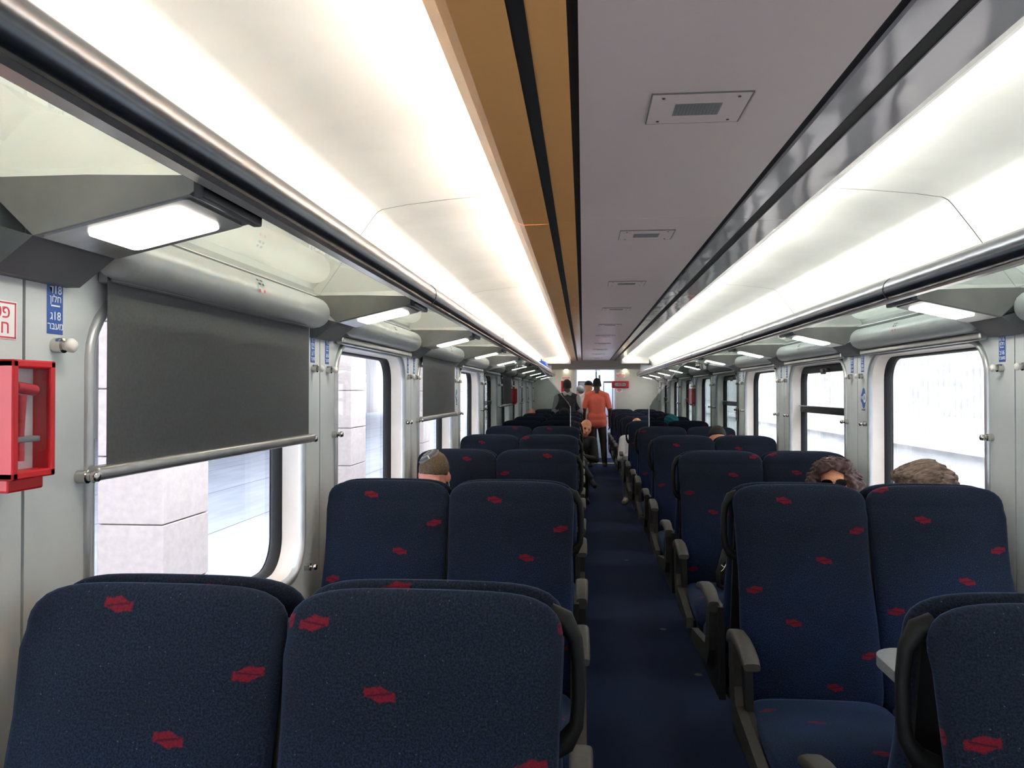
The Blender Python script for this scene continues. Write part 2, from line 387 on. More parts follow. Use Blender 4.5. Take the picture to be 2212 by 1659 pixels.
# ------------------------------------------------------------------ walls with window openings
def rrect(hw, z0, z1, r, n=7):
    pts = []
    for cx, cz, a0 in ((hw - r, z1 - r, 0), (-hw + r, z1 - r, PI / 2), (-hw + r, z0 + r, PI), (hw - r, z0 + r, 1.5 * PI)):
        for i in range(n + 1):
            a = a0 + PI / 2 * i / n; pts.append((cx + r * math.cos(a), cz + r * math.sin(a)))
    return pts
HW, WZ0, WZ1, WR = .625, .835, 1.700, .13       # window opening
def panel_mesh(y0, y1):
    bm = bmesh.new()
    def loop(pts):
        vs = [bm.verts.new((0, a, b)) for a, b in pts]; return [bm.edges.new((vs[i], vs[(i + 1) % len(vs)])) for i in range(len(vs))]
    es = loop([(y0, 0), (y1, 0), (y1, 1.90), (y0, 1.90)]) + loop(rrect(HW, WZ0, WZ1, WR))
    bmesh.ops.triangle_fill(bm, edges=es, use_beauty=True)
    for f in bm.faces: f.normal_update()
    ext = bmesh.ops.extrude_face_region(bm, geom=bm.faces[:])
    for v in [g for g in ext['geom'] if isinstance(g, bmesh.types.BMVert)]: v.co.x += .02
    bmesh.ops.recalc_face_normals(bm, faces=bm.faces[:])
    me = bpy.data.meshes.new('wall_panel'); bm.to_mesh(me); bm.free(); me.materials.append(M['wall_paint']); return me
PANEL = panel_mesh(-PITCH_Y / 2 + .004, PITCH_Y / 2 - .004)
def ringmesh(name, prof, material):
    """profile of (x, inset) swept round the window opening; inset > 0 goes inward"""
    m = MB(); rings = []
    for x, ins in prof: rings.append([(x, a, b) for a, b in rrect(HW - ins, WZ0 + ins, WZ1 - ins, max(WR - ins, .03))])
    k = len(rings[0]); m.loft(rings, cap=False)
    return m.mesh(name, material, 60)
RIM = ringmesh('window_rim', [(.0, -.022), (-.010, -.020), (-.014, -.010), (-.012, -.002), (-.004, .002), (.012, .002)], 'rim_silver')
JAMB = ringmesh('window_jamb', [(.004, .0), (.072, .008), (.074, .012)], 'jamb_white')
GASK = ringmesh('window_gasket', [(.070, .006), (.074, .015), (.110, .019), (.116, .01)], 'gasket')
OUT = ringmesh('outer_sill', [(.116, .018), (.118, .0), (.118, -.09)], 'bracket_grey')
pn = MB(); pn.add([(.104, a, b) for a, b in rrect(HW - .016, WZ0 + .016, WZ1 - .016, WR - .016)], [list(range(32))]); PANE = pn.mesh('window_pane', 'pane_glass')
bar = MB().rbox(.060, .112, -HW + .03, HW - .03, 1.352, 1.398, .008); BAR = bar.mesh('vent_bar', 'gasket', 40)
lip = MB().rbox(.052, .064, -HW + .02, HW - .02, 1.396, 1.404, .003); LIP = lip.mesh('vent_lip', 'silver', 40)
lat = MB().rbox(.052, .085, -.075, .075, WZ1 - .062, WZ1 - .035, .005); lat.rbox(.044, .066, -.03, .03, WZ1 - .074, WZ1 - .040, .005); LATCH = lat.mesh('vent_latch', 'cap_dark', 40)
top = MB().rbox(.072, .1, -HW + .02, HW - .02, WZ1 - .060, WZ1 - .014, .006); TOPF = top.mesh('vent_top_frame', 'gasket', 40)
wn = 0
SPLIT = {-1: (5, 7, 8, 9), 1: (3, 5, 7, 9)}
for sd, s in SIDES.items():
    bk = MB()
    for y in PRE_ROWS + ROWS: bk.box(.014, .03, (y - ROW0) - .03, (y - ROW0) + .03, 0, 1.9)
    bk.box(.03, .14, START_Y - ROW0, END_Y + 1.65 - ROW0, -.05, .55); bk.box(.03, .14, START_Y - ROW0, END_Y + 1.65 - ROW0, 1.86, 1.95)
    if s < 0: bk.v = [(x, -y, z) for x, y, z in bk.v]
    wl = struct(bk.build('wall_' + sd, 'seam_dark', None, loc=wall_at(s, ROW0), rz=rot(s)))
    for i, yc in list(enumerate(BAYS)) + [(-1, y_) for y_ in PRE_BAYS]:
        link('wall_panel', PANEL, wl, (0, (yc - ROW0) * (1 if s > 0 else -1), 0))
        wn += 1; wd = struct(link('window_%d' % wn, PANE, None, wall_at(s, yc), rot(s)))
        link('window_rim', RIM, wd); link('window_jamb', JAMB, wd); link('window_gasket', GASK, wd); link('outer_sill', OUT, wd)
        if i in SPLIT[s]:
            link('vent_bar', BAR, wd); link('vent_lip', LIP, wd); link('vent_latch', LATCH, wd); link('vent_top_frame', TOPF, wd)
    # last strip of wall up to the end
    MB().box(0, .02, -(END_Y + 1.6 - ROWS[-1]) / 2, (END_Y + 1.6 - ROWS[-1]) / 2, 0, 1.9).build('wall_panel', 'wall_paint', wl, loc=(0, (1 if s > 0 else -1) * ((END_Y + 1.6 + ROWS[-1]) / 2 - ROW0 + .004), 0))

# ------------------------------------------------------------------ end wall, header, doorway, vestibule
DX0, DX1, DZ = XC - .40, XC + .40, 1.985
ew = MB()
ew.box(XC - 1.33, DX0, END_Y, END_Y + .06, 0, 2.32); ew.box(DX1, XC + 1.33, END_Y, END_Y + .06, 0, 2.32); ew.box(DX0, DX1, END_Y, END_Y + .06, DZ, 2.32)
struct(MB().box(XC - 1.36, XC + 1.36, START_Y - .06, START_Y, -.05, 2.44).build('wall_rear', 'end_wall_paint'))
endw = struct(ew.build('wall_end', 'end_wall_paint'))
hd = MB(); hd.prism([(END_Y - .30, 2.20), (END_Y - .24, 2.12), (END_Y - .12, 2.03), (END_Y - .10, 1.995), (END_Y, 1.99), (END_Y, 2.20)], 'x', XC - .93, XC + .93)
hdo = struct(hd.build('trim_1', 'header_grey', None, 40))
for s in (-1, 1):
    MB().lathe([(.0, -.006), (.03, -.006), (.034, 0), (.0, .0)], (XC + s * .62, END_Y - .05, 1.992), 'z', 14).build('downlight', 'spot_light', hdo)
    cb = MB(); x0, x1 = sorted((XC + s * .52, XC + s * 1.10)); cb.rbox(x0, x1, END_Y - .36, END_Y, 2.10, 2.285, .02)
    struct(cb.build('trim_%d' % (3 + s), 'cove_white', None, 40))
    vb = MB(); x0, x1 = sorted((XC + s * .93, XC + s * 1.30)); vb.rbox(x0, x1, END_Y - .07, END_Y, 1.93, 2.09, .01); vb2 = vb.build('end_box', 'door_white', endw, 40)
df = MB(); df.box(DX0 - .035, DX0, END_Y - .012, END_Y + .08, 0, DZ + .035); df.box(DX1, DX1 + .035, END_Y - .012, END_Y + .08, 0, DZ + .035); df.box(DX0, DX1, END_Y - .012, END_Y + .08, DZ, DZ + .035)
struct(df.build('trim_5', 'door_white'))
struct(MB().rbox(DX0, DX1, END_Y - .06, END_Y + .06, 0.0, .006, .002, 1).build('trim_6', 'yellow_strip'))
VY1 = END_Y + 1.35
vb = MB(); vb.box(XC - 1.33, XC - 1.28, END_Y + .06, VY1, 0, 2.2); vb.box(XC + 1.28, XC + 1.33, END_Y + .06, VY1, 0, 2.2); vb.box(XC - 1.33, XC + 1.33, VY1 + .05, VY1 + .1, 0, 2.3); vb.box(XC - 1.33, XC + 1.33, END_Y + .06, VY1 + .1, 2.2, 2.3)
struct(vb.build('wall_vestibule', 'vest_white'))
vl = MB().rbox(XC - .5, XC + .5, END_Y + .3, END_Y + .9, 2.165, 2.198, .01).build('vestibule_light', 'vest_light'); tag(vl, 'flat white ceiling light above the vestibule beyond the doorway', 'lamp')
# the end door beyond: two leaves with windows and a black meeting seal
d1 = struct(MB().rbox(XC - .55, XC + .022, VY1 - .02, VY1 + .05, 0, 2.06, .006).build('door_1', 'door_white', None, 30))
fr = MB().rbox(XC - .38, XC - .10, VY1 - .032, VY1 - .01, .95, 1.76, .02).build('door_window_frame', 'gasket', d1, 30); MB().rbox(XC - .355, XC - .125, VY1 - .036, VY1 - .03, .975, 1.735, .01).build('door_window_pane', 'far_wall', fr, 30)
d2 = struct(MB().rbox(XC + .05, XC + .55, VY1 - .02, VY1 + .05, 0, 2.06, .006).build('door_2', 'door_white', None, 30))
MB().rbox(XC + .022, XC + .05, VY1 - .03, VY1 + .03, 0, 1.98, .006).build('meeting_seal', 'gasket', d2, 30)
fr = MB().rbox(XC + .20, XC + .42, VY1 - .032, VY1 - .01, .95, 1.76, .02).build('door_window_frame', 'gasket', d2, 30); MB().rbox(XC + .215, XC + .405, VY1 - .036, VY1 - .03, .97, 1.72, .01).build('door_window_pane', 'vest_white', fr, 30)
MB().rbox(XC + .09, XC + .13, VY1 - .03, VY1 - .018, 1.76, 1.90, .004).build('door_notice', 'ink_dark', d2)
nb = MB().box(DX0 + .2, DX1 - .2, END_Y - .013, END_Y - .0125, DZ + .004, DZ + .03)
lettering('314', .075, 'ink_dark', d2, (XC + .06, VY1 - .0245, 2.02), (1, 0, 0), (0, 0, 1))

def flat_sign(name, loc, size, bgm, label, cat, rows=(), txt='ink_red', border=None):
    """small plate on the end wall, facing the camera end; rows are (z, half width) print lines"""
    o = MB().rbox(-size[0] / 2, size[0] / 2, -.003, 0, -size[1] / 2, size[1] / 2, .001, 1).build(name, bgm, None, loc=loc)
    tag(o, label, cat)
    for z, hw in rows: MB().box(-hw, hw, -.0036, -.003, z - .006, z + .006).build('print_line', txt, o)
    return o
yw = END_Y - .0005
flat_sign('notice_sign', (XC + .52, yw, 1.865), (.20, .10), 'sign_white', 'white notice with red print above the red oval box on the end wall', 'sign', [(.03, .03), (.01, .09), (-.012, .09), (-.034, .07)])
flat_sign('notice_sign', (XC + .50, yw, 1.545), (.13, .07), 'sign_white', 'small white notice with red print below the red oval box', 'sign', [(.018, .045), (0, .05), (-.018, .02)])
flat_sign('notice_sign', (XC - .63, yw, 1.80), (.20, .09), 'sign_white', 'white notice with red print above the red extinguisher sign', 'sign', [(.028, .085), (.004, .085), (-.02, .06)])
o = MB().rbox(-.085, .085, -.012, 0, -.115, .115, .003, 1).build('extinguisher_sign', 'red_box', None, loc=(XC - .645, yw, 1.63)); tag(o, 'red sign with a white fire extinguisher symbol beside the end doorway', 'sign')
pic = MB().rbox(-.028, .028, -.0135, -.012, -.07, .03, .001, 1); pic.prism([(-.012, .03), (.012, .03), (.012, .05), (-.012, .05)], 'y', -.0135, -.012); pic.prism([(.012, .048), (.05, .02), (.044, .012), (.012, .036)], 'y', -.0135, -.012); pic.build('symbol', 'sign_white', o)
o = empty('exit_box', (XC + .52, yw, 1.67)); tag(o, 'red rectangular box with a grey oval face on the end wall', 'sign')
MB().rbox(-.18, .18, -.05, 0, -.075, .075, .02, 3).build('housing', 'red_box', o, 40)
ov = MB(); ov.prism([(math.copysign(.085, math.cos(a)) + .05 * math.cos(a), .05 * math.sin(a)) for a in [2 * PI * (i + .5) / 28 for i in range(28)]], 'y', -.056, -.045); ov.build('rim', 'gasket', o)
ov = MB(); ov.prism([(math.copysign(.085, math.cos(a)) + .04 * math.cos(a), .04 * math.sin(a)) for a in [2 * PI * (i + .5) / 28 for i in range(28)]], 'y', -.060, -.05); ov.build('face', 'table_grey', o)
ic = MB().box(-.045, .045, -.0615, -.060, -.025, .025); ic.build('symbol', 'ink_red', o); ic = MB().box(-.022, .022, -.063, -.0615, -.010, .008); ic.build('symbol', 'table_grey', o)

# ------------------------------------------------------------------ luggage racks: rail, glass shelves, brackets with reading lights
bw = .118
bprof = [(.0, 1.712), (-.03, 1.712), (-.105, 1.770), (-.385, 1.834), (-.395, 1.84), (-.395, 1.866), (-.20, 1.872), (.0, 1.872)]     # local x (inward negative), z
bm_ = MB(); bm_.prism(bprof[2:], 'y', -bw, bw); bm_.prism([(0, 1.712), (-.03, 1.712), (-.105, 1.770), (0, 1.80)], 'y', -bw + .0005, bw - .0005, mi=1)
BRK = bm_.mesh('bracket', ['bracket_grey', 'bracket_foot'])
BCAP = MB().rbox(-.412, -.392, -bw - .002, bw + .002, 1.828, 1.866, .004).mesh('end_cap', 'cap_dark', 40)
def slanted(u0, u1, v0, v1, d0, d1, r):
    """slab on the slanted underside of the bracket; u from wall side to rail side"""
    p0 = Vector((-.105, 0, 1.770)); p1 = Vector((-.385, 0, 1.834)); d = (p1 - p0); nrm = Vector((d.z, 0, -d.x)).normalized()
    if nrm.z > 0: nrm = -nrm
    pts = []
    for cu, cv, a0 in ((u1 - r * .43, v1 - r * .12, 0), (u0 + r * .43, v1 - r * .12, PI / 2), (u0 + r * .43, v0 + r * .12, PI), (u1 - r * .43, v0 + r * .12, 1.5 * PI)):
        for i in range(5):
            a = a0 + PI / 2 * i / 4; pts.append((cu + r * .43 * math.cos(a), cv + r * .12 * math.sin(a)))
    m = MB(); m.loft([[tuple(p0 + d * u + Vector((0, v, 0)) + nrm * dd) for u, v in pts] for dd in (d0, d1)]); return m
LRIM = slanted(.03, .97, -bw + .008, bw - .008, -.002, .004, .08).mesh('lamp_rim', 'silver', 40)
LENS = slanted(.24, .86, -.080, .080, .002, .008, .14).mesh('lamp_lens', 'lens_light', 40)
rp = []
for i in range(20):
    a = PI * (.28 + 1.62 * i / 19); rp.append((-.432 + .043 * math.cos(a), 1.883 + .043 * math.sin(a)))
rp += [(-.416, 1.850), (-.416, 1.905), (-.425, 1.918)]
for sd, s in SIDES.items():
    rk = empty('luggage_rack', wall_at(s, ROW0), rot(s)); tag(rk, 'overhead luggage rack with dark metal rail and glass shelves on the ' + SIDE_WORD[s], 'luggage rack')
    sg = 1 if s > 0 else -1
    ends = sorted((sg * (START_Y - ROW0), sg * (END_Y - .25 - ROW0)))
    m = MB(); m.prism(rp, 'y', *ends); m.build('rail', 'rail_metal', rk, 50)
    m = MB(); m.prism([(-.462, 1.842), (-.452, 1.837), (-.428, 1.837), (-.428, 1.846), (-.452, 1.846)], 'y', *ends); m.build('rail_lip', 'rail_lip', rk)
    m = MB(); m.prism([(-.452, 1.920), (-.44, 1.930), (-.405, 1.930), (-.405, 1.920)], 'y', *ends); m.build('rail_crown', 'rail_lip', rk)
    for j in joints[1:-1]:
        yy = sg * (j - ROW0); MB().tube([(-.432, yy - .003, 1.883), (-.432, yy + .003, 1.883)], .0445, 20).build('rail_joint', 'cap_dark', rk, 60)
    for y in PRE_ROWS + ROWS:
        yy = sg * (y - ROW0); b = link('bracket', BRK, rk, (0, yy, 0)); link('end_cap', BCAP, b); link('lamp_rim', LRIM, b); ln = link('lamp_lens', LENS, b); ln['label'] = 'glowing white reading light panel'
    for y in PRE_BAYS + BAYS:
        yy = sg * (y - ROW0); MB().add([(-.43, -PITCH_Y / 2 + .004, 1.878), (-.012, -PITCH_Y / 2 + .004, 1.878), (-.012, PITCH_Y / 2 - .004, 1.878), (-.43, PITCH_Y / 2 - .004, 1.878)], [(0, 1, 2, 3)]).build('glass_shelf', 'shelf_glass', rk, loc=(0, yy, 0))
    MB().box(-.016, 0, *ends, 1.862, 1.874).build('shelf_ledge', 'bracket_foot', rk)

# ------------------------------------------------------------------ roller blinds
CL = .655
cp = MB(); rr_ = []; R_ = .056
for t, r in [(-CL, .006)] + [(-CL + .05 * (1 - math.cos(a)), R_ * math.sin(a)) for a in (.3, .6, .9, 1.2, PI / 2)] + [(CL - .05 * (1 - math.cos(a)), R_ * math.sin(a)) for a in (PI / 2, 1.2, .9, .6, .3)] + [(CL, .006)]:
    rr_.append([(-.056 + r * math.cos(2 * PI * k / 20), t, 1.795 + r * math.sin(2 * PI * k / 20)) for k in range(20)])
cp.loft(rr_); cp.rbox(-.058, -.001, -CL + .05, CL - .05, 1.738, 1.772, .004)
CASS = cp.mesh('cassette', 'cassette', 60)
STK = MB().add([(-.056 - .0568 * math.cos(a), y, 1.795 + .0568 * math.sin(a)) for a in (-.05, .2, .45, .7) for y in (-.026, .026)], [(0, 1, 3, 2), (2, 3, 5, 4), (4, 5, 7, 6)]).mesh('sticker', 'cassette')
ik = MB()
for a0, y0, y1 in ((.55, -.02, -.004), (.55, .006, .02), (.32, -.02, -.006), (.32, .002, .02)):
    ik.add([(-.056 - .0573 * math.cos(a), y, 1.795 + .0573 * math.sin(a)) for a in (a0, a0 + .13) for y in (y0, y1)], [(0, 1, 3, 2)])
INK1 = ik.mesh('print', 'ink_dark')
ik = MB()
for y0, y1 in ((-.022, -.010), (.010, .022)): ik.add([(-.056 - .0573 * math.cos(a), y, 1.795 + .0573 * math.sin(a)) for a in (-.04, .10) for y in (y0, y1)], [(0, 1, 3, 2)])
INK2 = ik.mesh('print', 'ink_red')
BARB = MB().rbox(-.045, -.012, -.66, .66, -.017, .014, .009, 3).mesh('bottom_bar', 'silver', 50)
kn = MB(); kn.lathe([(.0, 0), (.014, 0), (.014, -.022), (.009, -.024), (.008, -.029), (.012, -.033), (.013, -.040), (.010, -.045), (.0, -.046)], (0, 0, 0), 'x', 14)
KNOB = kn.mesh('stop_knob', 'chrome', 50)
LOWERED = {(-1, 1): 1.332, (-1, 3): 1.332, (-1, 6): 1.332}
for s in (-1, 1):
    for i, yc in enumerate(BAYS):
        if i == 0: continue
        low = LOWERED.get((s, i)); rb = empty('roller_blind', wall_at(s, yc), rot(s))
        frm = NROW - i
        tag(rb, ('grey blind pulled halfway down, %s window from the end wall, %s' if low else 'rolled-up blind in silver housing, %s window from the end wall, %s') % (ORD[frm], SIDE_WORD[s]), 'blind', 'lowered blinds' if low else 'rolled-up blinds')
        c = link('cassette', CASS, rb); link('sticker', STK, c); link('print', INK1, c); link('print', INK2, c)
        zb = low if low else 1.722
        if low: MB().box(-.031, -.0295, -.615, .615, zb, 1.75).build('blind_fabric', 'blind_fabric', rb)
        link('bottom_bar', BARB, rb, (0, 0, zb))
        for dy in (-.665, .665):
            for z in (1.325, .842): link('stop_knob', KNOB, rb, (0, dy, z))

# ------------------------------------------------------------------ coat hooks, seat signs
NUB = MB().lathe([(.0, -.026), (.009, -.026), (.0135, -.031), (.0145, -.038), (.010, -.044), (.0, -.045)], (0, 0, 0), 'x', 14).mesh('nub', 'nub', 50)
HOOKB = MB().lathe([(.0, 0), (.015, 0), (.0155, -.005), (.015, -.020), (.010, -.022), (.009, -.028), (.0, -.028)], (0, 0, 0), 'x', 14).mesh('coat_hook', 'chrome', 40)
SIGN = MB().rbox(-.0015, 0, -.023, .023, -.056, .056, .0007, 1).mesh('seat_sign', 'sign_blue')
SLINE = MB().box(-.002, -.0015, -.013, .013, -.0015, .0015).mesh('print_line', 'sign_white')
for s in (-1, 1):
    for r, y in enumerate(ROWS):
        for half, dy in (('near', -.085), ('far', .085)):
            if r == 0 and half == 'near': continue
            num = 18 - 2 * r if half == 'far' else 19 - 2 * r; WHICH = ('opposite' if half == 'far' else 'end-wall', ORD[NROW - (r + 1 if half == 'far' else r)] or 'missing', SIDE_WORD[s])
            o = link('coat_hook', HOOKB, None, (XC + s * WOFF, y + dy, 1.593), rot(s)); link('nub', NUB, o)
            tag(o, 'metal coat hook, %s edge of the %s window from the end wall, %s' % WHICH, 'coat hook', 'coat hooks on the pillars')
            if num <= 0 or r == 0 and half == 'near': continue
            g = link('seat_sign', SIGN, None, (XC + s * WOFF, y + dy, 1.672), rot(s)); tag(g, 'blue seat sign, %s edge of the %s window from the end wall, %s' % WHICH, 'sign', 'blue seat number signs')
            if r < 6:
                a, b = ('ד', 'ג') if s < 0 else ('א', 'ב')
                for txt, z, sz in ((a + str(num), .031, .024), ('ןולח', .013, .020), (b + str(num), -.021, .024), ('רבעמ', -.041, .020)):
                    lettering(txt, sz, 'sign_white', g, (-.0018, 0, z), (0, -1, 0), (0, 0, 1))
            link('print_line', SLINE, g)

# wireless signs
for s, y in ((1, ROWS[2] - .10), (-1, ROWS[3] + .07)):
    o = MB(); pts = []
    for i in range(40):
        a = 2 * PI * i / 40; r = .05 * (1 + .16 * math.cos(4 * a)); pts.append((r * math.cos(a) * .82, r * math.sin(a)))
    o.prism(pts, 'x', -.0015, 0); g = o.build('wireless_sign', 'sign_blue', None, loc=(XC + s * WOFF, y, 1.468), rz=rot(s)); tag(g, 'blue rounded wireless internet sticker on the %s pillar' % SIDE_WORD[s], 'sign')
    b = MB(); b.prism([(-.002 + .028 * math.cos(a) * .9 - .018, .026 * math.sin(a)) for a in [2 * PI * k / 20 for k in range(20)]], 'x', -.0022, -.0015); b.build('badge', 'sign_white', g)
    lettering('Wi', .034, 'sign_white', g, (-.0026, .020, 0), (0, -1, 0), (0, 0, 1)); lettering('Fi', .034, 'sign_blue', g, (-.0028, -.018, 0), (0, -1, 0), (0, 0, 1))
    lettering('םניח שלוג', .014, 'sign_blue', g, (-.0018, 0, -.066), (0, -1, 0), (0, 0, 1))

# emergency hammer boxes
def hammer_box(s, y, label):
    root = empty('hammer_box', (XC + s * WOFF, y, 0), rot(s)); tag(root, label, 'emergency box')
    hy, z0, z1, dp, t = .053, 1.352, 1.556, .10, .014
    b = MB(); b.rbox(-dp, 0, -hy, -hy + t, z0, z1, .003); b.rbox(-dp, 0, hy - t, hy, z0, z1, .003); b.rbox(-dp, 0, -hy, hy, z0, z0 + t, .003); b.rbox(-dp, 0, -hy, hy, z1 - t, z1, .003); b.box(-.006, -.001, -hy, hy, z0, z1)
    b.rbox(-.085, 0, -hy + .01, hy - .01, z0 - .022, z0 + .004, .004)
    b.build('housing', 'red_box', root)
    MB().box(-.066, -.006, -hy + t, hy - t, z0 + t, z1 - t).build('back_plate', 'sign_white', root)
    MB().add([(-dp + .005, a, b) for a, b in ((-hy + t, z0 + t), (hy - t, z0 + t), (hy - t, z1 - t), (-hy + t, z1 - t))], [(0, 1, 2, 3)]).build('cover_glass', 'box_glass', root)
    h = MB(); h.tube([(-.080, .012, z0 + .03), (-.080, .010, z0 + .08), (-.080, .008, z1 - .06)], [.008, .0065, .009], 10); h.tube([(-.080, -.024, z1 - .052), (-.080, .024, z1 - .046)], .010, 12)
    hb = h.build('hammer', 'red_hammer', root, 50); MB().tube([(-.080, -.034, z1 - .052), (-.080, -.024, z1 - .052)], [.003, .010], 10).build('tip', 'chrome', hb, 40)
    MB().rbox(-.088, -.06, -.03, .03, z0 + .062, z0 + .072, .002).build('clip', 'table_grey', root, 40)
hammer_box(-1, 1.268, 'red emergency hammer box with a clear window under a red lettered sign')
hammer_box(-1, ROWS[6] - .10, 'small red emergency hammer box past the glass screen on the platform side')
hammer_box(1, ROWS[6] - .10, 'small red emergency hammer box past the glass screen on the concrete wall side')
o = MB().rbox(-.0015, 0, -.055, .055, -.035, .035, .0006, 1).build('hammer_sign', 'sign_white', None, loc=(XC - WOFF, 1.295, 1.632), rz=PI); tag(o, 'white sign with red lettering and border above the nearest red hammer box', 'sign')
bd = MB()
for a in ((-.052, .052, .030, .033), (-.052, .052, -.033, -.030), (-.052, -.049, -.033, .033), (.049, .052, -.033, .033)): bd.box(-.0021, -.0015, a[0], a[1], a[2], a[3])
bd.build('border', 'ink_red', o)
lettering('שיטפ', .034, 'ink_red', o, (-.0019, 0, .014), (0, -1, 0), (0, 0, 1)); lettering('םורח', .034, 'ink_red', o, (-.0019, 0, -.014), (0, -1, 0), (0, 0, 1))
for s, y in ((-1, 8.22), (1, 8.13)):
    o = MB().rbox(-.004, 0, -.045, .045, -.07, .07, .002, 1).build('notice_sticker', 'sign_white', None, loc=(XC + s * (WOFF - .017), y, 1.28), rz=rot(s)); tag(o, 'small white and red safety sticker beside the glass screen on the ' + SIDE_WORD[s], 'sign')
    q = MB(); q.lathe([(.018, -.0006), (.030, -.0006), (.030, 0), (.018, 0)], (-.004, 0, .022), 'x', 20); q.box(-.0046, -.004, -.035, .035, -.052, -.040); q.box(-.0046, -.004, -.028, .028, -.034, -.026); q.build('symbol', 'ink_red', o)

# ------------------------------------------------------------------ double seats
def sup(n, a, b, e=3.2):
    out = []
    for k in range(n):
        t = 2 * PI * k / n; c, s_ = math.cos(t), math.sin(t)
        out.append((math.copysign(abs(c) ** (2 / e), c) * a, math.copysign(abs(s_) ** (2 / e), s_) * b))
    return out
TOPZ = 1.158
def back_mesh():
    m = MB(); zs = [.40, .41, .43, .47, .54, .62, .70, .78, .86, .94, 1.01, 1.05, 1.078] + [1.078 + .08 * math.sin(a) for a in (.2, .4, .6, .8, 1.0, 1.15, 1.28, 1.4, 1.5)]; rings = []
    for z in zs:
        u = (z - .40) / (TOPZ - .40)
        hw = .2385 + .002 * math.cos((u - .05) * 6.5) - .004 * max(0, 1 - abs(u - .62) / .25)
        if z > 1.078:
            q = (z - 1.078) / .08; hw *= max(0.0, 1 - q ** 2.8) ** (1 / 4.6)
        # front face line (facing -y) and rear line
        fr = -.262 + .185 * u + .018 * math.sin(PI * min(1, u * 1.6)) * -1 + .012 * max(0, 1 - abs(u - .72) / .22)
        re = -.165 + .158 * u
        if z > 1.06:
            q = (z - 1.06) / (TOPZ - 1.06); mid = (fr + re) / 2 + .012; h = (re - fr) / 2 * max(.02, (1 - q ** 2.4)) ** .5; fr, re = mid - h, mid + h
        if z < .47:
            q = (.47 - z) / .07; sh = .02 * q * q; fr += sh; re -= sh; hw -= sh * .6
        rings.append([(p[0], (fr + re) / 2 + p[1], z) for p in sup(28, hw, (re - fr) / 2, 3.0)])
    m.loft(rings)
    m.uvf = lambda co, _: (co.x + (.5 * (co.y + .2) if abs(co.x) > .232 else 0), TOPZ - co.z)
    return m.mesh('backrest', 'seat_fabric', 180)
def cushion_mesh():
    m = MB(); rings = []
    for y, hw, zt, zb in [(-.235, .20, .425, .36), (-.245, .225, .445, .345), (-.28, .236, .452, .34), (-.36, .240, .450, .335), (-.46, .241, .456, .33), (-.55, .241, .465, .325), (-.62, .240, .468, .32), (-.67, .238, .463, .315), (-.705, .234, .448, .31), (-.728, .226, .42, .312), (-.736, .212, .385, .325)]:
        rings.append([(p[0], y, (zt + zb) / 2 + p[1]) for p in sup(28, hw, (zt - zb) / 2, 4.0)])
    m.loft(rings); m.uvf = lambda co, _: (co.x, -co.y * 1.0 + .86 - co.z + .46)
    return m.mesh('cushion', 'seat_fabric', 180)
BACK, CUSH = back_mesh(), cushion_mesh()
def arm_mesh(a):
    """armrest on the aisle side (a = -1 or 1): a bent pad with a turned-in rounded front"""
    m = MB(); x = a * .508; rings = []
    for y, z, h, hw in [(-.19, .655, .022, .022), (-.22, .672, .022, .025), (-.28, .688, .021, .026), (-.36, .690, .020, .027), (-.43, .680, .019, .028), (-.49, .664, .017, .028), (-.515, .650, .012, .026)]:
        rings.append([(x + p[0], y, z - h + p[1]) for p in sup(14, hw, h, 3.4)])
    m.loft(rings); return m.mesh('armrest', 'arm_plastic', 50)
def side_mesh(a):
    m = MB(); x0, x1 = sorted((a * .492, a * .524))
    m.prism([(-.20, .655), (-.29, .665), (-.30, .50), (-.33, .445), (-.74, .385), (-.745, .335), (-.70, .325), (-.27, .375), (-.22, .45)], 'x', x0, x1)
    return m.mesh('side_frame', 'frame_grey')
def side_dark(a):
    m = MB(); x0, x1 = sorted((a * .470, a * .497))
    m.prism([(-.16, .64), (-.34, .64), (-.36, .44), (-.70, .36), (-.69, .28), (-.14, .28)], 'x', x0, x1)
    return m.mesh('side_cover', 'frame_black')
def ped_mesh():
    m = MB(); m.rbox(-.44, .46, -.70, -.16, .275, .325, .01); m.rbox(-.06, .06, -.52, -.34, .02, .29, .012); m.rbox(-.22, .22, -.62, -.24, 0, .03, .008)
    return m.mesh('pedestal', 'frame_black', 40)
def shell_mesh():
    m = MB(); m.prism([(-.175, .40), (-.150, .40), (-.02, 1.10), (-.045, 1.10)], 'x', -.455, .455); return m.mesh('back_shell', 'frame_black')
def handle_mesh(a):
    """grab handle: a flat loop at the upper aisle corner"""
    m = MB(); x = a * .455; o = a
    pts = [(x, -.012, 1.115), (x + o * .026, -.012, 1.106), (x + o * .045, -.012, 1.074), (x + o * .050, -.012, 1.03), (x + o * .050, -.012, .965), (x + o * .046, -.012, .925), (x + o * .028, -.012, .896), (x, -.012, .88)]
    m.tube(pts, [.020, .019, .013, .012, .012, .013, .018, .020], 10, True, 1.0)
    m.v = [(v[0], -.012 + (v[1] + .012) * 1.1, v[2]) for v in m.v]
    return m.mesh('grab_handle', 'handle_black', 60)
PED, SHELL = ped_mesh(), shell_mesh()
ARM = {a: arm_mesh(a) for a in (-1, 1)}; SIDE = {a: side_mesh(a) for a in (-1, 1)}; SIDED = {a: side_dark(a) for a in (-1, 1)}; HAND = {a: handle_mesh(a) for a in (-1, 1)}
PHASE = {(0, -1, 0, -1): .03, (0, -1, 0, 1): .155, (1, -1, 0, -1): .05, (1, -1, 0, 1): .065, (1, 1, 0, -1): .055, (1, 1, 0, 1): .055 + .06, (0, 1, 0, -1): .30}
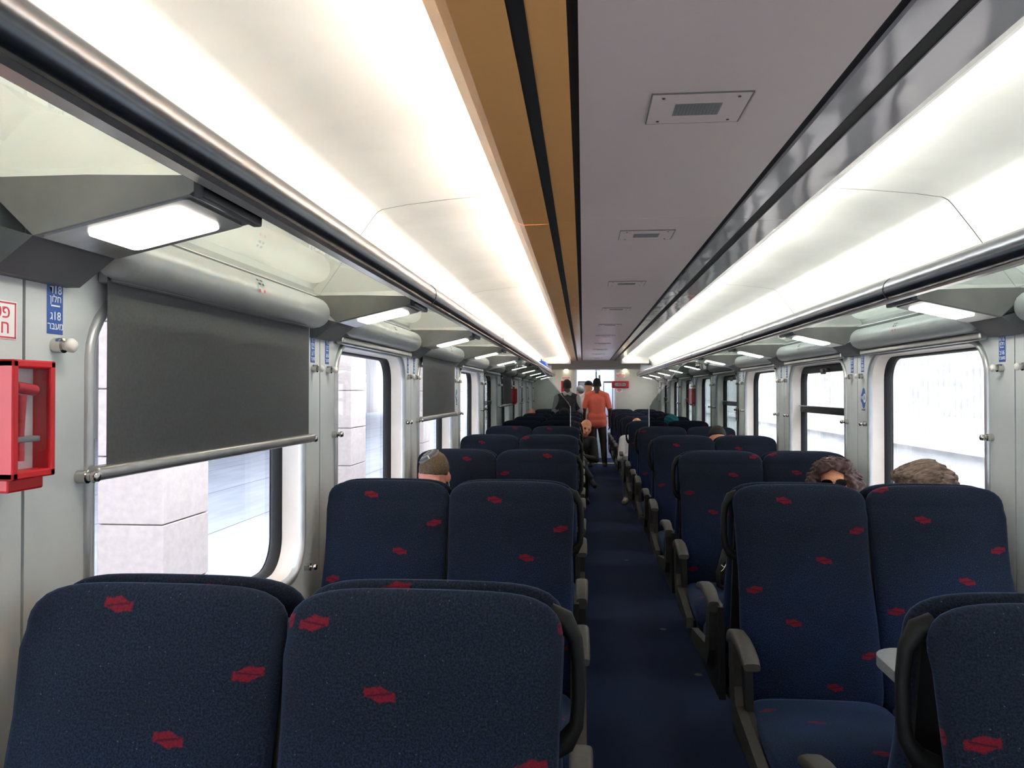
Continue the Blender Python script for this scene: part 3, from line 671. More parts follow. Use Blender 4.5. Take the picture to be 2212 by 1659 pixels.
def double_seat(s, r, facing, handle):
    """facing 0 = towards the camera end, 1 = towards the end wall"""
    rz = 0 if facing == 0 else PI; root = empty('double_seat', (XC + s * .765 + (-.018 if s < 0 else 0), ROWS[r] + (-.004 if facing == 0 else .004), 0), rz)
    a = -s if facing == 0 else s               # local aisle side
    tag(root, 'blue double seat facing %s the end wall, %s row from it, %s' % ('away from' if facing == 0 else 'towards', ORD[NROW - r], SIDE_WORD[s]), 'train seat', 'double seats facing %s the end wall' % ('away from' if facing == 0 else 'towards'))
    for i in (-1, 1):
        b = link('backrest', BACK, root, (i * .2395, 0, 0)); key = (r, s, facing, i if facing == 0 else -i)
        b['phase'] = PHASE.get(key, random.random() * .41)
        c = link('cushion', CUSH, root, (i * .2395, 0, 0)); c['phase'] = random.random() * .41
    link('armrest', ARM[a], root); link('side_frame', SIDE[a], root); link('side_cover', SIDED[a], root); link('pedestal', PED, root); link('back_shell', SHELL, root)
    if handle: link('grab_handle', HAND[a], root)
    return root
for s in (-1, 1):
    for r in range(NROW):
        double_seat(s, r, 0, True)
        if r < NROW - 1: double_seat(s, r, 1, False)

# fold table by the window of the first bay on the concrete wall side
tb = empty('bay_table', (XC + WOFF, ROWS[0] + PITCH_Y / 2, 0)); tag(tb, 'pale grey fixed table with rounded corners between the facing seats', 'table')
m = MB(); pts = []
for cx_, cy_, a0 in ((-.05, .21, 0), (-.645, .15, PI / 2), (-.645, -.15, PI), (-.05, -.21, 1.5 * PI)):
    rr0 = .09 if cx_ < -.3 else .04
    for i in range(7):
        a = a0 + PI / 2 * i / 6; pts.append((cx_ + rr0 * math.cos(a), cy_ + rr0 * math.sin(a)))
m.prism(pts, 'z', .705, .735); m.build('table_top', 'table_grey', tb); MB().prism([(-.02, .40), (0, .40), (0, .705), (-.45, .705), (-.42, .68)], 'y', -.02, .02).build('support', 'frame_grey', tb)

# ------------------------------------------------------------------ glass draught screens
for s in (-1, 1):
    g = empty('glass_screen', (XC, ROWS[4], 0)); tag(g, 'tinted glass draught screen with a slanted edge behind the seats on the ' + SIDE_WORD[s], 'glass screen')
    poly = [(.40, .50), (.40, 1.355), (.43, 1.40), (.72, 1.77), (.79, 1.80), (.86, 1.805), (1.19, 1.745), (1.29, 1.70), (1.29, .50)]
    m = MB(); m.add([(s * a, 0, z) for a, z in poly], [list(range(len(poly)))]); m.build('pane', 'screen_glass', g)
    m = MB(); m.tube([(s * .397, 0, .50), (s * .397, 0, 1.355), (s * .427, 0, 1.402), (s * .717, 0, 1.773), (s * .787, 0, 1.805), (s * .86, 0, 1.81)], .0055, 6); m.build('edge', 'clamp_glass', g)
    MB().rbox(*sorted((s * .86, s * .965)), -.016, .016, 1.735, 1.834, .004).build('clamp', 'clamp_glass', g, 40)
    for dx in (.885, .94): MB().lathe([(.008, -.020), (.008, .020)], (s * dx, 0, 1.775), 'y', 10).build('bolt', 'chrome', g)

# ------------------------------------------------------------------ outside: platform with stone columns, wall of the cutting
pf = struct(MB().box(-16, XC - 1.62, -10, 60, -.30, -.02).build('ground_platform', 'pavement'))
for x in np.arange(-15.2, -2.2, 1.6): MB().box(x, x + .012, -10, 60, -.02, -.018).build('paving_joint', 'far_wall', pf)
struct(MB().box(-18, -16, -12, 62, -.3, 7).build('wall_station', 'far_wall'))
struct(MB().box(-18, -2.6, -12, 62, 5.2, 5.5).build('platform_sun_shield', 'sun_shield'))  # unseen roof, its edge drawn out to keep sun off the seats
STONE = {}
def course(w_, d_, h_):
    k = (w_, d_, h_)
    if k not in STONE: STONE[k] = MB().rbox(-w_ / 2, w_ / 2, -d_ / 2, d_ / 2, 0, h_ - .008, .006, 1).mesh('stone', 'stone')
    return STONE[k]
for i, y in enumerate([1.2 - .0] + [5.35 + 4.55 * k for k in range(9)]):
    c = empty('stone_column', (-3.25, y + .33, 0)); tag(c, 'pale stone clad platform column, %s along the platform from the camera end' % ORD[i + 1], 'column', 'platform columns')
    MB().box(-.22, .22, -.31, .31, -.02, 5.2).build('core', 'far_wall', c)
    for j in range(11): link('stone', course(.50, .68, .49), c, (0, 0, .06 - .49 + .49 * j + (.0 if j else 0)))
for i, (y, L_) in enumerate(((3.4, 1.5), (12.2, 1.8), (21, 1.8))):
    b = empty('platform_bench', (-9.5, y, 0)); tag(b, 'dark metal bench on the platform, %s along it' % ORD[i + 1], 'bench', 'platform benches')
    for sl in range(4): MB().rbox(-.2 + .11 * sl, -.11 + .11 * sl, -L_ / 2, L_ / 2, .43, .46, .005).build('slat', 'bracket_foot', b)
    for dy in (-L_ / 2 + .2, L_ / 2 - .2): MB().rbox(-.2, .22, dy - .03, dy + .03, -.02, .43, .005).build('leg', 'cap_dark', b)
struct(MB().box(XC + 1.62, 9, -12, 62, -1.2, -1.0).build('ground_track', 'ballast'))
rw = MB(); x0 = 4.4
rw.box(x0, x0 + .6, -12, 62, -1.2, 1.02); rw.box(x0 - .10, x0, -12, 62, .80, .90); rw.box(x0 + .08, x0 + .6, -12, 62, 1.02, 1.20)
wc = struct(rw.build('wall_cutting', 'concrete'))
for k in range(60): MB().box(x0 + .02, x0 + .6, -10 + 1.2 * k + .006, -8.8 + 1.2 * k - .006, 1.02, 1.14).build('coping_block', 'concrete', wc)
rib = MB(); pts = []; y = -12.0
while y < 55: pts += [(x0 + .16, y), (x0 + .16, y + .07), (x0 + .11, y + .085), (x0 + .11, y + .135)]; y += .15
rib.loft([[(a, b, z) for a, b in pts] for z in (1.2, 5.2)], cap=False, closed=False); rb = rib.build('ribbed_wall', 'concrete', wc)

# ------------------------------------------------------------------ people: smooth-blended solids meshed by surface nets
def surface_net(V, org, h):
    S = V < 0
    nx, ny, nz = V.shape
    cnt = np.zeros((nx - 1, ny - 1, nz - 1), np.int32); acc = np.zeros((nx - 1, ny - 1, nz - 1, 3))
    def corner(i, j, k): return (slice(i, nx - 1 + i), slice(j, ny - 1 + j), slice(k, nz - 1 + k))
    for ax in range(3):
        for a in (0, 1):
            for b in (0, 1):
                c0 = [0, 0, 0]; o = [i for i in range(3) if i != ax]; c0[o[0]] = a; c0[o[1]] = b; c1 = list(c0); c1[ax] = 1
                v0, v1 = V[corner(*c0)], V[corner(*c1)]; x = (v0 < 0) != (v1 < 0)
                t = np.where(x, v0 / np.where(x, v0 - v1, 1), 0); cnt += x
                for d in range(3): acc[..., d] += np.where(x, (t if d == ax else c0[d]), 0)
    act = cnt > 0; idx = -np.ones(cnt.shape, np.int64); idx[act] = np.arange(act.sum())
    cell = np.argwhere(act); vs = org + h * (cell + acc[act] / cnt[act][:, None])
    fs = []
    for ax in range(3):
        o = [i for i in range(3) if i != ax]
        sl0 = [slice(1, -1)] * 3; sl1 = [slice(1, -1)] * 3
        sl0[ax] = slice(0, V.shape[ax] - 1); sl1[ax] = slice(1, V.shape[ax])
        e = np.argwhere(S[tuple(sl0)] != S[tuple(sl1)])
        e[:, o[0]] += 1; e[:, o[1]] += 1
        inside = S[tuple(e.T)]
        q = []
        for da, db in ((0, 0), (-1, 0), (-1, -1), (0, -1)):
            c = e.copy(); c[:, o[0]] += da; c[:, o[1]] += db; q.append(idx[tuple(c.T)])
        q = np.stack(q, 1); flip = inside if ax != 1 else ~inside
        q[flip] = q[flip][:, ::-1]; fs.append(q)
    return vs, np.concatenate(fs)

def prim_d(p, P):
    t = p[0]
    if t == 'cap':                                   # tapered capsule a, b, ra, rb
        a, b, ra, rb = (np.array(p[1]), np.array(p[2]), p[3], p[4]); ab = b - a; L2 = max((ab * ab).sum(), 1e-9)
        u = np.clip(((P - a) @ ab) / L2, 0, 1); return np.linalg.norm(P - a - u[..., None] * ab, axis=-1) - (ra + (rb - ra) * u)
    c, r, R = np.array(p[1]), np.array(p[2]), p[3]    # ellipsoid, rotation columns = axes
    q = (P - c) @ R if R is not None else P - c
    k0 = np.linalg.norm(q / r, axis=-1); k1 = np.linalg.norm(q / (r * r), axis=-1) + 1e-9
    return k0 * (k0 - 1) / k1

def solid(prims, h, k=.02, cut=None, wob=None):
    """prims: (shape..., label); returns verts, faces, label per face"""
    lo = np.full(3, 9e9); hi = -lo
    for p, lab in prims:
        if p[0] == 'cap': pts = np.array([p[1], p[2]]); r = max(p[3], p[4])
        else: pts = np.array([p[1]]); r = max(p[2])
        lo = np.minimum(lo, pts.min(0) - r); hi = np.maximum(hi, pts.max(0) + r)
    lo -= 3 * h + .01; hi += 3 * h + .01; n = np.ceil((hi - lo) / h).astype(int) + 1
    G = np.stack(np.meshgrid(*[lo[i] + h * np.arange(n[i]) for i in range(3)], indexing='ij'), -1).astype(np.float32)
    D = None
    for p, lab in prims:
        d = prim_d(p, G)
        if D is None: D = d; continue
        q = np.clip(.5 + .5 * (D - d) / k, 0, 1); D = D * (1 - q) + d * q - k * q * (1 - q)
    if wob is not None: D = D + wob(G)
    if cut is not None: D = np.maximum(D, cut(G))
    vs, fs = surface_net(D, lo, h)
    ctr = vs[fs].mean(1); best = np.full(len(fs), 9e9); lab_ = np.zeros(len(fs), int)
    for p, lab in prims:
        d = prim_d(p, ctr); m_ = d < best; best[m_] = d[m_]; lab_[m_] = lab
    return vs, fs, lab_

def solid_obj(name, prims, mats, h, parent=None, k=.02, cut=None, wob=None):
    vs, fs, lab = solid(prims, h, k, cut, wob)
    me = bpy.data.meshes.new(name); me.from_pydata(vs.tolist(), [], fs.tolist())
    for m in mats: me.materials.append(M[m])
    me.polygons.foreach_set('material_index', lab.astype(np.int32)); me.polygons.foreach_set('use_smooth', [True] * len(fs)); me.update()
    return link(name, me, parent)

def hrot(yaw, pitch, roll):
    """head turn: yaw about z, pitch > 0 nods forward (face down), roll tilts sideways; face looks along -y"""
    return np.array((Matrix.Rotation(yaw, 3, 'Z') @ Matrix.Rotation(pitch, 3, 'X') @ Matrix.Rotation(roll, 3, 'Y')))
SKIN, TOP, LEG, SHOE, LIP, EYE, UNDER = range(7)
def head_prims(c, R, skin=SKIN):
    c = np.array(c, float); W = lambda x, y, z: tuple(c + R @ np.array((x, y, z)))
    e = lambda x, y, z, a, b, d, l=skin: (('ell', W(x, y, z), (a, b, d), R), l)
    cp = lambda a, b, ra, rb, l=skin: (('cap', W(*a), W(*b), ra, rb), l)
    return [e(0, .012, .03, .075, .094, .095), e(0, -.028, -.035, .062, .070, .085), e(0, -.048, -.088, .034, .034, .026),
            e(-.080, .008, -.012, .010, .020, .032), e(.080, .008, -.012, .010, .020, .032),
            cp((0, -.092, .012), (0, -.116, -.030), .009, .015), e(0, -.086, .030, .050, .014, .011),
            e(-.030, -.084, .006, .009, .0092, .0042, EYE), e(.030, -.084, .006, .009, .0092, .0042, EYE),
            e(0, -.092, -.064, .021, .009, .006, LIP), e(-.042, -.060, -.025, .022, .024, .022), e(.042, -.060, -.025, .022, .024, .022)]
def hand_prims(w, d, side, side_ax, curl=.3):
    """hand from wrist w along d; side_ax points to the thumb"""
    w = np.array(w, float); d = np.array(d, float); d /= np.linalg.norm(d); t = np.array(side_ax, float); t -= d * (t @ d); t /= np.linalg.norm(t); n = np.cross(d, t)
    if side < 0: n = -n
    out = [(('cap', tuple(w), tuple(w + d * .075), .026, .030), SKIN)]
    for i, L in enumerate((.070, .080, .074, .058)):
        o = w + d * .085 + t * (.026 - .0175 * i); a = o + d * L * .5 + n * L * curl * .15; b = a + d * L * .45 + n * L * curl * .5
        out += [(('cap', tuple(o), tuple(a), .0095, .009), SKIN), (('cap', tuple(a), tuple(b), .009, .0078), SKIN)]
    o = w + d * .03 + t * .024; a = o + d * .035 + t * .026; b = a + d * .032 + t * .006 + n * .008
    return out + [(('cap', tuple(o), tuple(a), .013, .011), SKIN), (('cap', tuple(a), tuple(b), .0105, .009), SKIN)]
def torso_prims(hip, neck, fwd, wid=1.0):
    hip, neck, f = np.array(hip, float), np.array(neck, float), np.array(fwd, float); ax = neck - hip; out = []
    for s in (-1, 1):
        sx = np.array((s, 0, 0)) * wid
        out += [(('cap', tuple(hip + ax * .12 + sx * .065), tuple(hip + ax * .70 + sx * .078), .098, .100), TOP), (('cap', tuple(hip + ax * .84 + sx * .03), tuple(hip + ax * .84 + sx * .155), .062, .056), TOP)]
    return out + [(('cap', tuple(hip + ax * .30), tuple(hip + ax * .72), .108, .112), TOP), (('cap', tuple(hip + ax * .85), tuple(neck + ax * .03), .066, .055), TOP)]

def hair_cap(parent, c, R, material, thick=.010, c0=-.035, slope=1.05, h=.007, wob=None, extra=()):
    c = np.array(c, float); W = lambda x, y, z: tuple(c + R @ np.array((x, y, z)))
    prims = [(('ell', W(0, .014, .034), (.075 + thick, .094 + thick, .095 + thick), R), 0)] + [(('ell', W(*a), b, R), 0) for a, b in extra]
    def cut(G):
        q = (G - c) @ R
        ear = .03 - np.abs(np.abs(q[..., 0]) - .0) * 0
        return (c0 - (q[..., 2] + slope * q[..., 1] + .35 * np.maximum(np.abs(q[..., 0]) - .03, 0) * -1)) / math.sqrt(1 + slope * slope)
    return solid_obj('hair', prims, [material], h, parent, .02, cut, wob)

def person(loc, rz, label, prims, cols, h):
    mats = [cols.get(k, 'lip') for k in ('skin', 'top', 'leg', 'shoe')] + [cols.get('lip', 'lip'), 'eye', 'under']
    o = solid_obj('person', prims, mats, h); o.location = loc; o.rotation_euler = (0, 0, rz); tag(o, label, 'person'); return o

def seated(loc, rz, label, cols, head, hyaw=0, hpitch=0, hroll=0, h=.014, lean_x=0, hands='lap', legs=None, wid=1.0):
    """local frame: hips over the origin, facing -y; head = (x, y, z) of the head centre"""
    hip = np.array((0, 0, .56)); R = hrot(hyaw, hpitch, hroll); hd_ = np.array(head, float)
    chin = hd_ + R @ np.array((0, .015, -.075)); neck = hip + (chin - hip) * .93 + np.array((0, .02, -.02)); ax = neck - hip
    P = [(('ell', (0, 0, .56), (.17, .13, .10), None), LEG)]
    for s in (-1, 1):
        kn_ = (s * .11, -.44, .53); an = (s * .11, -.40, .09); to = (s * .13, -.56, .035)
        if legs and s in legs: kn_, an, to = legs[s]
        P += [(('cap', (s * .085, -.02, .55), kn_, .086, .062), LEG), (('cap', kn_, an, .060, .042), LEG), (('cap', (an[0], an[1] + .02, an[2] - .04), to, .038, .034), SHOE)]
        sh = hip + ax * .82 + np.array((s * .185 * wid, 0, 0)); el = sh + np.array((s * .04, -.06, -.26)); wr = np.array((s * .09, -.28, .66))
        if hands == 'chin' and s < 0: el = sh + np.array((s * .02, -.16, -.22)); wr = hd_ + R @ np.array((-.05, -.10, -.12))
        P += [(('cap', tuple(sh), tuple(el), .056, .043), TOP), (('cap', tuple(el), tuple(wr), .041, .029), TOP if cols.get('long', True) else SKIN)]
        P += hand_prims(wr, wr - el if hands != 'lap' else (-s * .3, -.8, -.25), s, (-s * 1.0, 0, .4), .5)
    P += torso_prims(hip, neck, (0, -1, 0), wid) + [(('cap', tuple(neck), tuple(hd_ + R @ np.array((0, .02, -.05))), .052, .050), SKIN)] + head_prims(hd_, R)
    return person(loc, rz, label, P, cols, h), hd_, R

simple('lip', 176, 110, 100); simple('eye', 40, 30, 28, .3); simple('under', 60, 60, 60)
for nm, c in dict(skin_pink=(226, 150, 132), skin_tan=(196, 138, 108), skin_warm=(206, 140, 104), skin_dark=(62, 40, 32), salmon=(226, 108, 88), trousers_brown=(52, 38, 32), black_cloth=(24, 24, 27), navy_cloth=(30, 36, 54), white_shirt=(214, 212, 214), grey_cloth=(140, 142, 146), grey_trouser=(96, 104, 108), teal=(20, 118, 130), cap_navy=(20, 24, 36), hair_black=(22, 18, 17), hair_dark=(40, 28, 24), hair_grey=(96, 92, 86), hair_brown=(86, 66, 40), hair_light=(122, 98, 74), hair_woman=(66, 40, 38), shoe_dark=(26, 25, 25), shoe_tan=(150, 140, 120), kippah_grey=(108, 108, 112), kippah_light=(150, 148, 142), kippah_dark=(86, 84, 92), cord_white=(226, 224, 220), lens_dark=(14, 13, 14), skin_head=(214, 148, 116)).items():
    simple(nm, *c, rough=.75 if 'skin' not in nm else .5, var=10, scale=60)

for nm, a, b_ in (('hair_light', (128, 104, 88), (62, 48, 40)), ('hair_woman', (84, 54, 48), (44, 26, 26)), ('hair_brown', (104, 84, 54), (66, 50, 32))):
    noisy(nm, lin(*a), lin(*b_), 150 if nm != 'hair_woman' else 60, .6, bump=.4, stretch=(.10, 1, .8) if nm == 'hair_light' else (1, .5, 1))
# man with a skullcap by the window, head bowed
P0, hc, R = seated((-.735, 4.40, 0), 0, 'seated man with bowed head, short brown hair and grey knitted skullcap', dict(skin='skin_pink', top='navy_cloth', leg='black_cloth', shoe='shoe_dark'), (-.075, -.20, 1.045), hyaw=-.05, hpitch=.52, hroll=.06, h=.011)
hair_cap(P0, hc, R, 'hair_brown', .006, -.012, 1.0, .006, wob=lambda G: .0022 * np.sin(G[..., 0] * 170) * np.sin(G[..., 1] * 60 + 2))
W = lambda x, y, z: tuple(np.array(hc) + R @ np.array((x, y, z)))
kc = MB()                                                   # skullcap: rings of a shallow dome over the crown
axk = (R @ np.array((-.42, .18, .90))); axk = axk / np.linalg.norm(axk); u_ = np.cross(axk, (0, 1, 0)); u_ /= np.linalg.norm(u_); v_ = np.cross(axk, u_); ctr = np.array(W(0, .014, .034)); rings = []; 
def kring(ang, rad): 
    out = []
    for k in range(28):
        a = 2 * PI * k / 28; d = axk * math.cos(ang) + (u_ * math.cos(a) + v_ * math.sin(a)) * math.sin(ang); q = R.T @ d
        sc = 1 / math.sqrt((q[0] / .084) ** 2 + (q[1] / .103) ** 2 + (q[2] / .104) ** 2); out.append(tuple(ctr + d * (sc + rad)))
    return out
mi_ = []; angs = [.02, .10, .20, .30, .40, .50, .60, .68]; rg = [kring(a, .004 + (.0012 if i % 2 else 0)) for i, a in enumerate(angs)] + [kring(.69, -.003)]
for i in range(len(rg) - 1): kc.loft([rg[i], rg[i + 1]], cap=False, mi=(0, 1, 2, 1, 0, 2, 0, 1)[i])
kc.add(rg[0], [tuple(range(28))], 0); kp = kc.build('skullcap', ['kippah_grey', 'kippah_light', 'kippah_dark'], P0, 60)
dcl = R @ np.array((.10, -.62, .78)); dcl /= np.linalg.norm(dcl)
cpos = np.array(kring(.62, .008)[0]); best = max(kring(.60, .009), key=lambda p: np.dot(np.array(p) - ctr, R @ np.array((.25, -.8, .3)))); out_ = (np.array(best) - ctr) / np.linalg.norm(np.array(best) - ctr)
dn = np.cross(out_, np.cross(axk, out_)); dn = -dn / np.linalg.norm(dn)
MB().tube([tuple(np.array(best) - dn * .012), tuple(np.array(best) + dn * .014)], [.0035, .0055], 8, squash=.6).build('hair_clip', 'chrome', kp, 40)
MB().tube([W(.082, -.012, -.02), W(.085, -.016, -.05), W(.07, -.03, -.12), W(.03, -.05, -.22)], .0022, 6).build('earphone_cord', 'cord_white', P0, 60)

# woman with curly hair and sunglasses by the window
P1, hc, R = seated((1.285, 4.40, 0), 0, 'seated woman with curly brown hair and dark sunglasses', dict(skin='skin_warm', top='black_cloth', leg='navy_cloth', shoe='shoe_dark'), (.035, -.12, 1.03), hyaw=-.22, hpitch=.05, hroll=-.06, h=.011, hands='chin', wid=.9)
curl = lambda G: .010 * np.sin(G[..., 0] * 120 + 3 * np.sin(G[..., 2] * 60)) * np.sin(G[..., 2] * 95 + 2 * np.sin(G[..., 1] * 70)) + .006 * np.sin(G[..., 1] * 160 + G[..., 0] * 90)
def wcut(G, c=np.array(hc), R=R):
    q = (G - c) @ R; face = np.maximum(np.abs(q[..., 0] + .002) - .056 - .25 * np.maximum(-q[..., 1] - .10, 0), np.maximum(q[..., 2] - .072 + .5 * np.abs(q[..., 0]), q[..., 1] + .035)); return -face
W = lambda x, y, z: tuple(np.array(hc) + R @ np.array((x, y, z)))
hp = [(('ell', W(0, .02, .03), (.095, .110, .090), R), 0), (('ell', W(-.085, .0, -.03), (.045, .07, .085), R), 0), (('ell', W(.095, .01, -.035), (.055, .075, .09), R), 0), (('ell', W(0, .08, -.05), (.10, .07, .10), R), 0), (('ell', W(.04, -.03, .085), (.06, .06, .032), R), 0), (('ell', W(-.03, -.04, .08), (.055, .05, .03), R), 0)]
solid_obj('hair', hp, ['hair_woman'], .007, P1, .03, wcut, curl)
gl_ = MB()
for sx in (-1, 1):
    ring = [(sx * .034 + .029 * math.cos(a) * (1 + .0 * sx), -.112 + .10 * abs(sx * .034 + .029 * math.cos(a)) ** 2 * 6, .004 + .024 * math.sin(a) + .002 * math.cos(2 * a)) for a in [2 * PI * k / 18 for k in range(18)]]
    back = [(x * .99, y + .004, z) for x, y, z in ring]; gl_.loft([[W(*p) for p in ring], [W(*p) for p in back]])
sg_ = gl_.build('sunglasses', 'lens_dark', P1, 40); M['lens_dark'].node_tree.nodes['Principled BSDF'].inputs['Roughness'].default_value = .08
MB().tube([W(-.008, -.112, .012), W(0, -.116, .015), W(.008, -.112, .012)], .0022, 6).build('bridge', 'chrome', sg_, 60)
for sx in (-1, 1): MB().tube([W(sx * .063, -.092, .012), W(sx * .080, -.04, .012), W(sx * .084, .0, .008)], .0025, 6).build('temple', 'chrome', sg_, 60)

# man with swept light brown hair behind the next seat back
P2, hc, R = seated((1.215, ROWS[1] + .24, 0), PI, 'man with swept light brown hair seen over the seat back', dict(skin='skin_pink', top='grey_cloth', leg='navy_cloth', shoe='shoe_dark'), (-.15, -.01, 1.085), hyaw=1.25, hpitch=.20, hroll=0.0, h=.011, wid=.85)
W = lambda x, y, z: tuple(np.array(hc) + R @ np.array((x, y, z)))
strand = lambda G, c=np.array(hc), R=R: .0050 * np.sin(((G - c) @ R)[..., 0] * 240 + 1.5 * np.sin(((G - c) @ R)[..., 1] * 40)) + .006 * np.clip(((G - c) @ R)[..., 1] * 12, 0, 1) * np.sin(((G - c) @ R)[..., 0] * 150 + 2 * np.sin(((G - c) @ R)[..., 2] * 90)) + .003 * np.sin(((G - c) @ R)[..., 0] * 110 + ((G - c) @ R)[..., 2] * 160 + 2)
hair_cap(P2, hc, R, 'hair_light', .010, -.050, .85, .005, strand, extra=[((0, .085, .03), (.07, .04, .06)), ((0, -.045, .095), (.062, .055, .030))])

# dark-haired man by the window
P3, hc, R = seated((1.275, ROWS[4] - .27, 0), 0, 'seated man with short dark hair, only his forehead showing over the seats', dict(skin='skin_warm', top='grey_cloth', leg='black_cloth', shoe='shoe_dark'), (0, -.14, 1.05), hpitch=.25, h=.014)
hair_cap(P3, hc, R, 'hair_black', .008, .008, 1.0, .008)
# bare-headed man in white shirt, grey trouser leg in the aisle; teal scarf beside him
P4, hc, R = seated((.745, ROWS[6] - .28, 0), 0, 'bald seated person in a white shirt with grey trousers beside the aisle', dict(skin='skin_tan', top='white_shirt', leg='grey_trouser', shoe='shoe_tan'), (.0, -.10, 1.02), hpitch=.35, h=.014, legs={-1: ((-.17, -.44, .56), (-.16, -.34, .09), (-.20, -.50, .035))})
P5, hc, R = seated((1.215, ROWS[6] - .30, 0), 0, 'seated person wearing a teal head covering', dict(skin='skin_tan', top='navy_cloth', leg='black_cloth', shoe='shoe_dark'), (0, -.10, 1.06), hpitch=.25, h=.015)
W = lambda x, y, z: tuple(np.array(hc) + R @ np.array((x, y, z)))
solid_obj('headscarf', [(('ell', W(0, .02, .04), (.10, .112, .10), R), 0), (('ell', W(0, .09, -.02), (.07, .06, .06), R), 0)], ['teal'], .009, P5, .03, lambda G, c=np.array(hc), R=R: -.02 - ((G - c) @ R)[..., 2] - .5 * ((G - c) @ R)[..., 1], lambda G: .003 * np.sin(G[..., 2] * 120 + G[..., 0] * 60))
# man leaning into the aisle, legs crossed
P6, hc, R = seated((-.20, ROWS[6] - .27, 0), 0, 'bald man in black leaning out into the aisle and looking along it', dict(skin='skin_warm', top='black_cloth', leg='black_cloth', shoe='shoe_dark'), (.235, -.14, 1.0), hyaw=.25, hroll=.30, hpitch=.1, h=.011, legs={1: ((.20, -.44, .56), (.24, -.40, .09), (.26, -.56, .035)), -1: ((.08, -.46, .66), (.30, -.50, .36), (.36, -.62, .26))})
# pair at the far end of the platform side
P7, hc, R = seated((-.715, ROWS[7] + .27, 0), PI, 'far passenger with a bare scalp resting against the platform side window', dict(skin='skin_head', top='navy_cloth', leg='black_cloth', shoe='shoe_dark'), (.165, .02, 1.10), hroll=-.2, h=.016, wid=.7)
P8, hc, R = seated((-.215, ROWS[7] + .27, 0), PI, 'far passenger with black hair beside the one with the bare scalp', dict(skin='skin_dark', top='black_cloth', leg='black_cloth', shoe='shoe_dark'), (.10, .0, 1.10), h=.016)
hair_cap(P8, hc, R, 'hair_black', .016, -.06, .9, .009)

def standing(loc, rz, label, cols, H=1.77, h=.012, hyaw=0, hpitch=0, stance=((.10, .0), (-.10, .0)), lift=(0, 0), arms=None, wid=1.0, turn=0):
    k = H / 1.75; P = []; hip = np.array((0, 0, .93)); neck = np.array((0, .015, 1.475)); hd_ = np.array((0, -.02, 1.625)); R = hrot(hyaw, hpitch, 0)
    P += [(('ell', (0, .01, .93), (.155, .10, .11), None), LEG)] + torso_prims(hip - np.array((0, 0, .02)), neck, (0, -1, 0), wid) + [(('cap', (-.085, .01, .87), (.085, .01, .87), .118, .118), TOP), (('cap', (-.085, .01, .98), (.085, .01, .98), .112, .112), TOP)]
    for i, s in enumerate((1, -1)):
        fx, fy = stance[i]; lz = lift[i]
        kn_ = (s * .10 + (fx - s * .10) * .5, fy * .5 - .03 - lz * .3, .50 + lz * .4); an = (fx, fy + .03 + lz * .5, .09 + lz); to = (fx + s * .03, fy - .15 + lz * .3, .035 + lz * .5)
        P += [(('cap', (s * .088, .01, .90), kn_, .098, .070), LEG), (('cap', kn_, an, .068, .052), LEG), (('cap', (an[0], an[1] + .02, an[2] - .045), to, .042, .037), SHOE)]
        sh = np.array((s * .185 * wid, .01, 1.405)); el = np.array((s * .255, .035, 1.13)); wr = np.array((s * .255, -.03, .88))
        if arms and arms[i]: el, wr = np.array(arms[i][0]), np.array(arms[i][1])
        mid = sh + (el - sh) * .80
        P += [(('cap', tuple(sh), tuple(mid), .058, .058), TOP), (('cap', (s * .05, .02, 1.47), (s * .15, .012, 1.425), .050, .052), TOP), (('cap', tuple(sh), tuple(el), .050, .043), TOP if cols.get('long') else SKIN), (('cap', tuple(el), tuple(wr), .041, .028), TOP if cols.get('long') else SKIN)] + hand_prims(wr, wr - el, s, (0, -1, .1), .45)
    P += [(('cap', tuple(neck), tuple(hd_ + R @ np.array((0, .02, -.05))), .064, .060), SKIN)] + head_prims(hd_, R)
    def sc(p, l): return ((p[0], tuple(np.array(p[1]) * k), tuple(np.array(p[2]) * k), p[3] * k, p[4] * k) if p[0] == 'cap' else (p[0], tuple(np.array(p[1]) * k), tuple(np.array(p[2]) * k), p[3]), l)
    return person(loc, rz, label, [sc(*q) for q in P], cols, h), hd_ * k, R
P9, hc, R = standing((.285, 15.95, 0), PI, 'man in a salmon polo shirt and dark trousers standing in the aisle, back turned', dict(skin='skin_dark', top='salmon', leg='trousers_brown', shoe='shoe_tan'), 1.79, .0085, stance=((.10, .06), (-.15, -.0)))
hair_cap(P9, hc, R, 'hair_black', .006, -.05, .8, .008)
P10, hc, R = standing((-.31, 15.395, 0), PI + .15, 'man in a black waistcoat with grey sleeves standing between the seats, back turned', dict(skin='skin_dark', top='black_cloth', leg='black_cloth', shoe='shoe_dark', long=True), 1.75, .012)
hair_cap(P10, hc, R, 'hair_black', .010, -.06, .8, .009)
sv = []
for s in (-1, 1): sv += [(('cap', (s * .195, .01, 1.40), (s * .258, .035, 1.13), .066, .056), 0), (('cap', (s * .258, .035, 1.13), (s * .256, -.03, .90), .052, .040), 0)]
for i in (0, 2): solid_obj('sleeve', sv[i:i + 2], ['grey_cloth'], .011, P10)
solid_obj('collar', [(('cap', (-.05, .03, 1.475), (.05, .03, 1.475), .052, .052), 0)], ['grey_cloth'], .009, P10)
P11, hc, R = standing((.11, 16.50, 0), PI - .75, 'man in a white shirt and dark peaked cap in the end doorway', dict(skin='skin_tan', top='white_shirt', leg='black_cloth', shoe='shoe_dark', long=True), 1.74, .012, hyaw=.35, hpitch=.2, stance=((.10, .0), (-.12, .10)), lift=(0, .08))
W = lambda x, y, z: tuple(np.array(hc) + R @ np.array((x, y, z)))
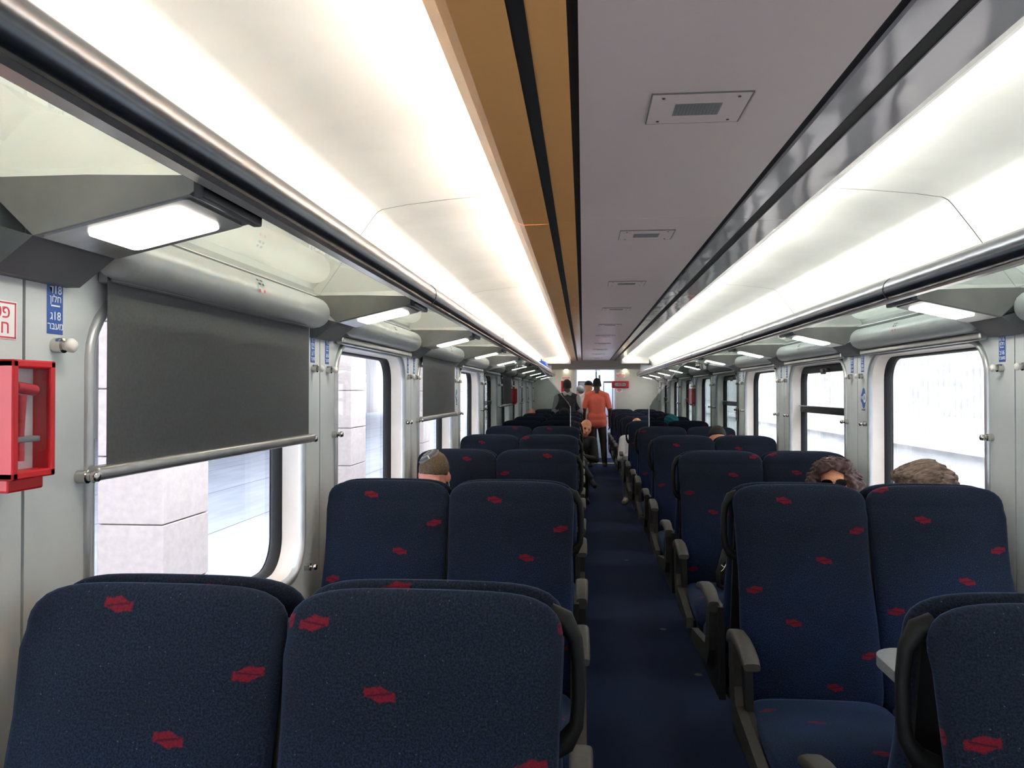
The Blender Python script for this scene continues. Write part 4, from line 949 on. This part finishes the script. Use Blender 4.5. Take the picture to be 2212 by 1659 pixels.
cpo = solid_obj('cap', [(('ell', W(0, .014, .05), (.088, .106, .088), R), 0)], ['cap_navy'], .008, P11, .02, lambda G, c=np.array(hc), R=R: .03 - ((G - c) @ R)[..., 2] - .15 * ((G - c) @ R)[..., 1])
solid_obj('peak', [(('ell', W(0, -.115, .042), (.068, .065, .008), R), 0)], ['cap_navy'], .005, cpo)
P12, hc, R = standing((-.06, 17.35, 0), PI + .5, 'grey-haired man in a navy shirt inside the vestibule', dict(skin='skin_tan', top='navy_cloth', leg='black_cloth', shoe='shoe_dark', long=True), 1.64, .013, hyaw=.3)
hair_cap(P12, hc, R, 'hair_grey', .008, -.05, .8, .009)

# ------------------------------------------------------------------ bags
b = empty('backpack', (.87, ROWS[2] - .44, .465)); b.rotation_euler = (0, 0, .25); tag(b, 'black backpack with a silver key ring lying on an aisle seat', 'bag')
m = MB(); rings = []
for z, a, c in [(0, .12, .07), (.01, .145, .09), (.06, .155, .10), (.14, .15, .095), (.20, .135, .08), (.235, .10, .06), (.245, .05, .03)]: rings.append([(p[0], p[1], z) for p in sup(20, a, c, 2.6)])
m.loft(rings); m.build('body', 'bag_black', b, 60)
MB().rbox(-.10, .10, -.125, -.075, .02, .14, .02, 3).build('front_pocket', 'bag_black', b, 60); MB().tube([(-.04, .04, .235), (-.03, .05, .27), (.03, .05, .27), (.04, .04, .235)], .008, 8).build('top_loop', 'bag_black', b, 60)
MB().tube([(-.155, -.03, .16), (-.19, -.05, .10), (-.185, -.05, .03), (-.14, -.03, .01)], .012, 8).build('strap', 'bag_black', b, 60)
kr = MB(); kr.tube([(-.165, -.095, .15), (-.185, -.11, .13), (-.20, -.115, .12)], .003, 6); kr.tube([(-.18, -.108, .135), (-.195, -.10, .15)], .003, 6); kr.build('key_ring', 'chrome', b, 60)
b = empty('luggage_bag', (XC - 1.03, 14.3, 1.88)); tag(b, 'small blue bag lying on the platform side luggage rack', 'bag')
m = MB(); rings = []
for x, r in [(-.17, .03), (-.16, .07), (-.12, .09), (0, .10), (.12, .09), (.16, .07), (.17, .03)]: rings.append([(p[0] * 1.2, x * 1.5, .10 + p[1]) for p in sup(16, r, r, 2.6)])
m.loft(rings); m.build('body', 'bag_blue', b, 60); MB().tube([(0, -.08, .19), (0, -.05, .23), (0, .05, .23), (0, .08, .19)], .008, 8).build('handle', 'bag_blue', b, 60)
